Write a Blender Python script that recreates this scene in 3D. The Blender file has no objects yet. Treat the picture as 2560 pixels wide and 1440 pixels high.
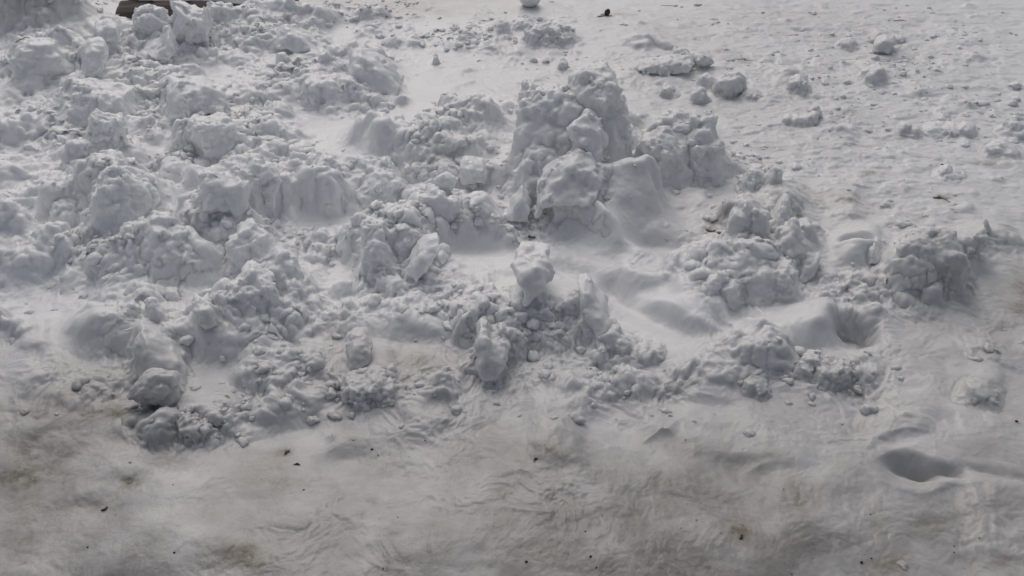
import bpy, math
import numpy as np

RNG = np.random.default_rng(7)
C = bpy.context.scene.collection
scene = bpy.context.scene

# ------------------------------------------------------------------ camera
CAM_H, PITCH, FPX = 1.5, math.radians(33.0), 2217.0      # photo is 2560 px wide
cp, sp = math.cos(PITCH), math.sin(PITCH)


def ray(u, v):
    """direction of the sight line through a photo pixel (world axes, y = away)"""
    x = (np.asarray(u, float) - 1280) / FPX
    t = (np.asarray(v, float) - 720) / FPX
    return x, cp - sp * t, -sp - cp * t


def project(x, y, z):
    dz = z - CAM_H
    f = y * cp - dz * sp
    w = y * sp + dz * cp
    return 1280 + FPX * x / f, 720 - FPX * w / f


# ------------------------------------------------------------------ noise
_perm = np.random.default_rng(11).permutation(4096).astype(np.int64)


def _h(ix, iy, iz, s=0):
    return _perm[(ix + _perm[(iy + _perm[(iz + s * 57) & 4095]) & 4095]) & 4095]


_g = np.random.default_rng(12).normal(size=(4096, 3))
_g /= np.linalg.norm(_g, axis=1)[:, None]
_g = _g.astype(np.float32)


def perlin(x, y, z, s=0):
    x, y, z = np.broadcast_arrays(np.asarray(x, np.float32), np.asarray(y, np.float32), np.asarray(z, np.float32))
    ix, iy, iz = (np.floor(a).astype(np.int64) for a in (x, y, z))
    fx, fy, fz = x - ix, y - iy, z - iz
    ux, uy, uz = (a * a * a * (a * (a * 6 - 15) + 10) for a in (fx, fy, fz))
    out = 0
    for dx in (0, 1):
        wx = ux if dx else 1 - ux
        for dy in (0, 1):
            wy = uy if dy else 1 - uy
            for dz in (0, 1):
                wz = uz if dz else 1 - uz
                g = _g[_h(ix + dx, iy + dy, iz + dz, s)]
                out = out + wx * wy * wz * (g[..., 0] * (fx - dx) + g[..., 1] * (fy - dy) + g[..., 2] * (fz - dz))
    return out * 1.5


def fbm(x, y, z, o=3, s=0, gain=.5):
    r, a, f = 0, 1, 1
    for i in range(o):
        r = r + a * perlin(x * f, y * f, z * f, s + i)
        a *= gain
        f *= 2.03
    return r


def billow(x, y, z, o=3, s=0, gain=.5):
    r, a, f = 0, 1, 1
    for i in range(o):
        r = r + a * (np.abs(perlin(x * f, y * f, z * f, s + i)) * 2 - .5)
        a *= gain
        f *= 2.03
    return r


_cell = np.random.default_rng(13).random((4096, 3)).astype(np.float32)


def puffs(x, y, z, s=0):
    """rounded lumps with sharp valleys: 1 at a lump's middle, 0 between lumps"""
    x, y, z = np.broadcast_arrays(np.asarray(x, np.float32), np.asarray(y, np.float32), np.asarray(z, np.float32))
    ix, iy, iz = (np.floor(a).astype(np.int64) for a in (x, y, z))
    best = np.full(x.shape, 9, np.float32)
    for dx in (-1, 0, 1):
        for dy in (-1, 0, 1):
            for dz in (-1, 0, 1):
                p = _cell[_h(ix + dx, iy + dy, iz + dz, s)]
                d = (ix + dx + p[..., 0] - x) ** 2 + (iy + dy + p[..., 1] - y) ** 2 + (iz + dz + p[..., 2] - z) ** 2
                np.minimum(best, d, out=best)
    return np.sqrt(np.clip(1 - best, 0, 1))


def smooth(t):
    t = np.clip(t, 0, 1)
    return t * t * (3 - 2 * t)


def smax(a, b, k):
    h = np.clip(.5 + .5 * (a - b) / k, 0, 1)
    return b + (a - b) * h + k * h * (1 - h)


# ------------------------------------------------------------------ ground grid (fan of rows and columns round the viewer's feet)
fine = np.arange(math.radians(-43.5), math.radians(43.5), .00135)
side = np.radians(np.linspace(43.7, 77, 150))
PHI = np.concatenate([-side[::-1], fine, side])
rows = [.35]
while rows[-1] < 1.0:
    rows.append(rows[-1] * 1.006)
while rows[-1] < 9.0:
    rows.append(rows[-1] * 1.0018)
st = 1.003
while rows[-1] < 400:
    rows.append(rows[-1] * st)
    st = min(st * 1.05, 1.15)
DR = np.array(rows)
NR, NC = len(DR), len(PHI)
GX = (DR[:, None] * np.sin(PHI)[None]).astype(np.float32)
GY = (DR[:, None] * np.cos(PHI)[None]).astype(np.float32)
fwd = np.maximum(GY * cp + CAM_H * sp, .05)
GU = (1280 + FPX * GX / fwd).astype(np.float32)                 # photo pixel of the bare ground point: only used to place things
GV = (720 - FPX * (GY * sp - CAM_H * cp) / fwd).astype(np.float32)
H = (fbm(GX * 1.1, GY * 1.1, .3, 3, 3) * .022).astype(np.float32)
far = smooth((DR - 7) / 6)[:, None]

BANKS = []


def bank(pts, s=.5, wb=.25, end=.35, k=.012, p=1.0, w=0.0):
    """a heap or ridge of snow. pts: (u, v of its crest, v of the foot of its face)"""
    BANKS.append((pts, s, wb, end, k, p, w))


def hollow_spec(*a):
    HOLLOWS.append(a)


HOLLOWS = []
CHUNKS = []
# ------------------------------------------------------------------ the heaps, read off the photograph
# far left heap against the log
bank([(-60, -30, 95), (0, -30, 95), (90, -25, 92), (170, -10, 90), (240, 6, 88)], s=.9, wb=.5, end=.15)
bank([(210, 20, 100), (270, 14, 105), (300, 40, 110), (345, 60, 112), (380, 60, 112), (420, 64, 112), (470, 50, 112), (515, 40, 110), (560, 34, 105), (600, 22, 100), (640, 4, 98), (700, 4, 95), (790, 12, 85), (870, 12, 60)], s=1.2, wb=.16, end=.04)
bank([(165, 66, 100), (200, 60, 102), (235, 70, 102), (268, 57, 100), (300, 60, 98)], s=.35, wb=.35)
bank([(60, 118, 180), (120, 92, 180), (170, 84, 182), (215, 98, 182), (262, 100, 182), (292, 128, 178)], s=.5, wb=.4)
bank([(30, 134, 176), (60, 128, 176), (90, 108, 176), (132, 132, 174), (150, 150, 172)], s=.4, wb=.3)
bank([(345, 120, 140), (372, 112, 141), (415, 84, 142), (438, 104, 140), (455, 125, 138)], s=.5, wb=.22, end=.3)
bank([(505, 95, 118), (560, 78, 120), (620, 82, 120), (680, 96, 118)], s=.9, wb=.4)
bank([(690, 95, 122), (715, 68, 122), (745, 80, 120), (808, 116, 122)], s=.6, wb=.25)
bank([(340, 190, 198), (380, 165, 198), (415, 186, 198)], s=1.0, wb=.2)
bank([(525, 205, 216), (555, 180, 216), (590, 205, 214)], s=.6, wb=.2)
bank([(150, 290, 308), (185, 248, 310), (210, 228, 312), (270, 232, 312), (315, 248, 312), (352, 290, 308)], s=.5, wb=.3)
bank([(405, 245, 285), (422, 218, 288), (480, 198, 286), (540, 208, 280), (610, 240, 270), (660, 250, 262)], s=.45, wb=.35, end=.15)
bank([(455, 325, 395), (480, 300, 397), (540, 296, 398), (590, 320, 398), (628, 365, 392)], s=.6, wb=.3)
bank([(0, 350, 378), (20, 318, 380), (62, 300, 380), (112, 340, 376), (135, 360, 372)], s=.6, wb=.3)
bank([(125, 340, 362), (150, 305, 362), (190, 312, 360), (245, 335, 356)], s=.7, wb=.25)
bank([(225, 390, 430), (262, 360, 440), (300, 345, 446), (350, 350, 440), (400, 372, 430)], s=.8, wb=.3)
bank([(215, 520, 575), (240, 468, 580), (288, 408, 580), (318, 414, 578), (345, 446, 570), (400, 496, 552), (425, 520, 545)], s=.62, wb=.28, end=.12)
bank([(495, 455, 520), (510, 440, 524), (560, 436, 524), (598, 428, 522), (622, 396, 515), (645, 392, 508), (700, 440, 500)], s=.42, wb=.28, end=.15)
bank([(535, 556, 590), (580, 525, 590), (640, 490, 575), (700, 466, 560), (765, 454, 548), (835, 466, 545), (905, 480, 540)], s=.75, wb=.30, end=.12, p=.8)
bank([(440, 560, 600), (470, 545, 625), (540, 560, 630), (600, 570, 596), (640, 575, 585)], s=.9, wb=.15)
bank([(580, 605, 645), (600, 572, 650), (622, 560, 652), (650, 575, 650), (690, 615, 640)], s=.45, wb=.22)
bank([(362, 650, 690), (375, 590, 735), (392, 560, 738), (430, 575, 740), (470, 660, 740), (490, 690, 725)], s=.9, wb=.3)
bank([(-80, 600, 740), (0, 592, 735), (60, 586, 722), (120, 598, 700), (180, 630, 670), (225, 655, 662)], s=1.3, wb=.4, end=.1)
bank([(160, 620, 668), (215, 590, 664), (290, 566, 660), (360, 556, 655), (420, 580, 650)], s=1.6, wb=.3)
bank([(-40, 520, 585), (10, 505, 582), (50, 520, 580), (75, 545, 575)], s=.5, wb=.3)
bank([(-40, 420, 480), (30, 412, 482), (90, 425, 478), (150, 440, 470)], s=1.2, wb=.3)
bank([(235, 690, 697), (290, 708, 730), (350, 722, 752), (410, 738, 758)], s=.5, wb=.12)
bank([(570, 690, 770), (610, 655, 785), (660, 665, 790), (700, 628, 780), (738, 640, 765), (770, 690, 750)], s=1.0, wb=.3)
bank([(465, 770, 812), (500, 752, 815), (545, 765, 812), (575, 790, 808)], s=.4, wb=.15)
# left front ridge with its long shaded face
bank([(200, 850, 890), (245, 812, 895), (285, 778, 900), (312, 778, 900), (345, 805, 895), (368, 830, 880)], s=.6, wb=.25)
bank([(340, 850, 935), (360, 815, 935), (420, 802, 925), (520, 808, 905), (600, 794, 898), (680, 772, 885), (735, 768, 865), (775, 790, 838)], s=.8, wb=.30, end=.1, p=.9)
bank([(40, 870, 905), (80, 858, 910), (140, 850, 910), (190, 870, 905)], s=1.4, wb=.3)
# slabs on the packed snow beyond
bank([(780, 190, 200), (850, 152, 205), (898, 132, 212), (940, 146, 218), (975, 170, 222), (1008, 205, 222)], s=.55, wb=.3, end=.2)
bank([(725, 235, 252), (755, 210, 258), (800, 196, 260), (860, 194, 260), (900, 206, 258), (940, 235, 252)], s=.5, wb=.25)
bank([(1535, 118, 128), (1570, 96, 132), (1600, 90, 132), (1640, 84, 130), (1665, 105, 122)], s=.8, wb=.25)
bank([(1300, 90, 106), (1345, 72, 110), (1390, 70, 110), (1425, 90, 104)], s=.6, wb=.2)
bank([(1070, 100, 120), (1110, 88, 122), (1160, 92, 122), (1190, 108, 118)], s=.7, wb=.2)
bank([(850, 30, 62), (900, 16, 64), (950, 26, 64), (1000, 46, 60)], s=.9, wb=.3)
# middle ridge
bank([(1075, 345, 366), (1095, 300, 372), (1120, 276, 374), (1155, 270, 376), (1176, 258, 376), (1192, 282, 376), (1240, 304, 376), (1300, 325, 370), (1340, 340, 366)], s=.55, wb=.32, end=.15)
bank([(880, 345, 420), (915, 306, 424), (952, 284, 425), (990, 300, 425), (1010, 348, 425), (1070, 364, 424), (1110, 350, 422), (1150, 364, 424), (1200, 378, 424), (1260, 372, 424), (1310, 350, 430), (1350, 370, 430)], s=.7, wb=.30, end=.08)
bank([(1140, 420, 470), (1180, 405, 480), (1240, 410, 490), (1300, 405, 500), (1350, 420, 500)], s=1.0, wb=.2)
bank([(720, 425, 455), (770, 412, 470), (830, 405, 480), (890, 410, 486), (950, 412, 486), (1000, 430, 480)], s=1.3, wb=.25)
bank([(1320, 500, 520), (1345, 460, 524), (1375, 428, 526), (1410, 400, 524), (1442, 378, 520), (1475, 396, 514), (1510, 420, 500)], s=.8, wb=.2, end=.12)
bank([(1445, 520, 560), (1468, 460, 585), (1500, 424, 600), (1530, 402, 606), (1562, 386, 608), (1590, 394, 608), (1612, 436, 608), (1640, 490, 606), (1690, 580, 606)], s=1.25, wb=.18, end=.1, p=.75)
bank([(1575, 420, 446), (1595, 360, 450), (1640, 320, 450), (1690, 312, 450), (1740, 330, 446), (1800, 400, 440), (1815, 420, 436)], s=.7, wb=.3)
bank([(1385, 556, 575), (1415, 515, 585), (1440, 500, 600), (1470, 506, 620), (1500, 526, 640), (1535, 562, 655), (1570, 612, 668), (1600, 634, 680), (1640, 660, 690), (1700, 690, 705)], s=.85, wb=.13, end=.08)
bank([(1035, 545, 560), (1056, 498, 575), (1085, 476, 588), (1130, 500, 596), (1155, 492, 600), (1185, 510, 606), (1230, 545, 614), (1275, 580, 620), (1320, 600, 622)], s=.62, wb=.22, end=.08)
bank([(890, 610, 690), (910, 560, 694), (940, 548, 696), (985, 570, 696), (1010, 546, 698), (1042, 566, 698), (1068, 600, 694), (1110, 640, 690)], s=.7, wb=.24, end=.12)
bank([(900, 690, 750), (950, 680, 765), (990, 690, 770), (1030, 710, 750)], s=.9, wb=.2)
# the domed heap in front of the middle
bank([(1120, 830, 865), (1180, 780, 878), (1250, 762, 884), (1340, 748, 888), (1410, 752, 888), (1455, 772, 886), (1484, 815, 880), (1500, 850, 872)], s=1.5, wb=.35, end=.1, p=.7)
bank([(1100, 690, 770), (1180, 680, 775), (1260, 672, 770), (1340, 690, 770), (1420, 700, 760)], s=2.6, wb=.25, end=.2)
bank([(800, 780, 850), (880, 790, 862), (960, 800, 870), (1040, 810, 876), (1110, 830, 876)], s=2.2, wb=.3, end=.2)
bank([(920, 808, 838), (990, 800, 850), (1050, 808, 868), (1110, 836, 880), (1150, 862, 886)], s=.7, wb=.25)
# right-hand ridges
bank([(1775, 582, 588), (1800, 555, 592), (1832, 516, 596), (1852, 498, 598), (1872, 512, 600), (1905, 542, 600), (1935, 560, 598)], s=.7, wb=.25, end=.1)
bank([(1790, 655, 662), (1830, 622, 656), (1870, 596, 640), (1905, 580, 618), (1930, 590, 606)], s=.5, wb=.2)
bank([(1920, 558, 566), (1945, 520, 570), (1961, 492, 572), (1974, 512, 570), (2010, 548, 566), (2110, 530, 560), (2140, 545, 556)], s=.9, wb=.5, end=.1)
bank([(1930, 610, 632), (1955, 575, 634), (1985, 552, 634), (2002, 580, 632), (2025, 612, 628)], s=.6, wb=.2)
bank([(1730, 690, 742), (1790, 668, 748), (1850, 676, 750), (1900, 668, 748), (1955, 662, 744), (2000, 690, 738), (2030, 715, 730)], s=.75, wb=.35, end=.1)
bank([(2010, 660, 676), (2050, 632, 680), (2105, 612, 684), (2160, 596, 684), (2210, 602, 680), (2260, 630, 676)], s=.8, wb=.35)
bank([(2205, 745, 752), (2240, 660, 752), (2275, 606, 740), (2330, 606, 722), (2380, 626, 720), (2400, 670, 722), (2425, 710, 720)], s=.75, wb=.3, end=.1)
bank([(1870, 860, 882), (1920, 826, 888), (1975, 800, 892), (2020, 784, 892), (2066, 772, 886), (2110, 790, 860)], s=1.5, wb=.35)
bank([(2310, 640, 660), (2380, 604, 652), (2440, 586, 640), (2500, 600, 630)], s=1.4, wb=.3)
bank([(1640, 690, 760), (1700, 700, 800), (1760, 720, 840), (1830, 740, 860)], s=2.2, wb=.3, end=.2)
bank([(1760, 880, 920), (1840, 860, 930), (1930, 850, 930), (1990, 870, 920)], s=2.0, wb=.3)
bank([(1510, 676, 700), (1560, 684, 735), (1620, 706, 778), (1680, 742, 822), (1740, 790, 852), (1800, 826, 862)], s=.9, wb=.25, end=.1)
# low swells of the trampled front
bank([(2380, 990, 1000), (2420, 968, 1010), (2465, 955, 1012), (2500, 978, 1006)], s=1.0, wb=.3)
bank([(2080, 1130, 1140), (2180, 1096, 1140), (2290, 1070, 1125), (2380, 1056, 1100)], s=1.2, wb=.5)
bank([(640, 1010, 1030), (720, 985, 1020), (800, 975, 1010), (880, 985, 1005)], s=1.5, wb=.3)
bank([(850, 985, 1000), (900, 960, 1000), (960, 952, 992), (1000, 962, 985)], s=.7, wb=.3)
bank([(930, 1140, 1150), (1020, 1080, 1120), (1120, 1058, 1098), (1240, 1040, 1075), (1300, 1036, 1060)], s=2.4, wb=.5)
bank([(1280, 1050, 1070), (1380, 1030, 1066), (1480, 1028, 1062), (1560, 1040, 1060)], s=1.6, wb=.4)
bank([(1620, 1110, 1140), (1760, 1104, 1150), (1900, 1130, 1170), (2040, 1160, 1200), (2120, 1180, 1205)], s=2.4, wb=.5)
bank([(1300, 1180, 1190), (1350, 1140, 1200), (1430, 1130, 1210), (1500, 1150, 1205)], s=2.0, wb=.6)
bank([(-40, 1000, 1030), (60, 985, 1035), (180, 1000, 1050), (320, 1030, 1070), (420, 1060, 1085)], s=1.8, wb=.5)
bank([(420, 1060, 1090), (480, 1030, 1096), (560, 1040, 1100), (640, 1070, 1100)], s=1.2, wb=.3)

# the snow behind the log
bank([(200, -40, 8), (300, -34, 10), (450, -32, 10), (600, -34, 6), (700, -40, 2)], s=1.2, wb=.4)
# footprints and hollows: u, v, half-length, half-width (m), turn, depth, softness
HOLLOWS += [
    (872, 1165, .055, .055, 0, .020, .75),
    (760, 1085, .11, .055, 25, .014, .75),
    (2128, 835, .062, .078, -25, .085, .34),
    (2278, 1190, .050, .040, -4, .055, .5),
    (2345, 1196, .050, .022, -14, .025, .6),
    (2450, 1205, .10, .025, -12, .012, .6),
    (1655, 1012, .06, .035, 10, .014, .6),
    (1765, 1025, .07, .035, -5, .012, .6),
    (2060, 925, .08, .035, 0, .030, .5),
    (1230, 640, .16, .05, 0, .020, .6),
    (1450, 690, .10, .06, -40, .022, .6),
    (1610, 765, .19, .065, -48, .050, .55),
    (1640, 625, .12, .05, 0, .020, .5),
    (780, 560, .16, .04, 8, .020, .6),
    (2140, 640, .05, .03, -40, .05, .4),
    (330, 1225, .04, .03, 0, .010, .7),
    (255, 1275, .05, .03, 0, .010, .7),
    (2000, 80, .05, .03, 0, .02, .6),
    (2215, 110, .09, .04, 0, .05, .5),
    (1620, 130, .14, .05, 0, .03, .6),
]

# roughness patches: u, v, ru, rv, value
ROUGH = [
    (350, 300, 760, 430, .95), (980, 560, 420, 330, .80), (1300, 820, 300, 130, .60), (700, 780, 520, 210, .80),
    (1500, 330, 330, 200, .55), (1230, 210, 300, 70, .15), (1900, 300, 420, 260, .16), (2250, 200, 420, 170, .30),
    (1150, 100, 130, 40, .45), (1360, 90, 100, 40, .45),
    (1900, 690, 300, 150, .62), (2260, 680, 240, 140, .70), (2080, 920, 240, 80, .55), (1650, 940, 420, 110, .60), (2450, 900, 160, 160, .35), (1000, 985, 480, 75, .50), (1980, 800, 130, 50, .50),
    (150, 790, 360, 150, .62), (500, 960, 320, 110, .50), (450, 1070, 160, 60, .6), (1150, 1060, 300, 70, .30),
    (2500, 760, 120, 120, .22), (2000, 1060, 400, 60, .25),
    (1210, 630, 110, 22, .03), (1470, 700, 60, 40, .03), (1620, 770, 110, 60, .04), (1640, 625, 90, 22, .03), (790, 565, 110, 28, .06),
    (1580, 510, 90, 80, .08), (950, 470, 60, 16, .10), (870, 1150, 90, 80, .03), (780, 1090, 120, 50, .06), (900, 880, 150, 60, .15),
    (2125, 850, 36, 36, .05), (1080, 210, 200, 50, .10), (440, 45, 180, 28, .25), (130, 900, 260, 60, .22), (1010, 900, 130, 50, .12), (430, 960, 200, 40, .30),
]

# stains: u, v, ru, rv, strength, greenness
STAINS = [
    (1950, 330, 420, 140, .09, 0), (1900, 60, 600, 60, .13, 0), (2450, 480, 200, 90, .11, 0), (2050, 530, 150, 50, .15, 0), (1000, 1000, 260, 70, .07, 0), (1650, 1250, 300, 90, .07, 0), (1150, 1330, 200, 60, .10, .1), (2450, 1290, 140, 60, .12, .2),
    (200, 1130, 200, 70, .16, .8), (60, 1240, 90, 90, .22, .9), (150, 1310, 160, 40, .14, .6), (520, 1290, 140, 40, .12, .3), (700, 1190, 120, 30, .12, .6),
    (325, 1220, 22, 14, .75, .8), (345, 1235, 50, 24, .35, .8), (252, 1278, 40, 18, .50, .3), (262, 1275, 12, 7, .5, .2), (320, 1312, 14, 10, .45, .1),
    (70, 1195, 90, 45, .32, 1), (100, 1210, 40, 26, .3, 1), (110, 1110, 70, 30, .28, .8), (150, 1045, 40, 20, .35, .3), (240, 1050, 120, 22, .28, .3), (298, 1050, 16, 18, .4, .2),
    (30, 1350, 40, 26, .42, .4), (55, 1365, 60, 22, .22, .8), (600, 1418, 70, 34, .50, .35), (640, 1390, 50, 26, .35, .2), (430, 1165, 70, 22, .25, .6), (715, 1135, 26, 14, .4, .1),
    (1385, 1160, 80, 30, .30, .3), (1345, 1150, 26, 12, .35, .1), (1845, 1345, 34, 36, .60, .1), (1853, 1340, 10, 12, .8, 0), (1880, 1318, 22, 12, .4, .2),
    (1310, 1410, 70, 34, .45, .4), (2500, 1408, 18, 16, .7, .1), (2300, 1330, 40, 24, .3, .2), (2225, 1420, 60, 26, .42, 0), (1040, 920, 60, 34, .22, .1), (850, 850, 50, 34, .26, .1),
    (1010, 920, 60, 26, .20, 0), (2548, 720, 30, 70, .5, .7), (2560, 780, 50, 60, .32, .6), (1380, 1252, 12, 26, .35, .1), (1700, 1210, 60, 50, .14, 0), (1995, 1225, 24, 30, .30, .1), (2010, 1265, 40, 26, .25, .3),
    (890, 1280, 20, 10, .45, .2), (925, 1255, 26, 14, .35, .2), (1240, 1250, 40, 18, .35, .1), (670, 1215, 80, 16, .28, .5), (640, 1145, 60, 28, .2, 0),
    (960, 22, 130, 16, .24, 0), (1060, 40, 160, 12, .16, 0), (1100, 455, 30, 30, .5, 0), (1800, 575, 26, 9, .55, 0), (1832, 538, 14, 14, .6, 0), (1775, 578, 10, 8, .6, 0), (1948, 566, 14, 12, .45, .3), (1992, 562, 8, 5, .6, .1),
    (2070, 515, 70, 14, .25, .1), (2120, 530, 16, 8, .45, .1), (72, 36, 40, 12, .75, .1), (108, 48, 12, 10, .7, 0), (150, 20, 40, 22, .35, .1), (60, 70, 120, 22, .22, 0), (380, 180, 30, 12, .35, 0), (555, 165, 30, 5, .35, 0),
    (2250, 53, 28, 4, .55, 0), (1855, 155, 30, 6, .35, 0), (1820, 18, 40, 6, .25, 0), (1950, 225, 26, 12, .32, 0), (2125, 290, 22, 5, .4, 0), (2180, 442, 34, 7, .4, .1), (2345, 497, 8, 6, .8, .2), (2365, 502, 14, 4, .6, .2), (2310, 480, 30, 8, .25, .1), (2460, 415, 30, 8, .3, .1),
    (1540, 40, 40, 8, .35, 0), (1880, 465, 40, 10, .3, 0), (2520, 590, 30, 8, .35, .3), (2190, 355, 18, 3, .4, 0), (2475, 425, 50, 6, .2, 0), (1960, 95, 40, 6, .25, 0), (1330, 14, 40, 6, .3, 0),
]
GRIME_SHADE = [(1280, 1480, 2400, 520, 1.0), (100, 1150, 620, 260, .95), (1800, 1150, 1000, 300, .62), (2450, 850, 420, 330, .55), (1000, 960, 420, 130, .5), (2000, 620, 700, 200, .28), (1900, 250, 800, 330, .22), (1050, 20, 420, 40, .35), (60, 40, 200, 70, .45)]  # patches of old dirt and of foreground shade put into the colour

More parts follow.
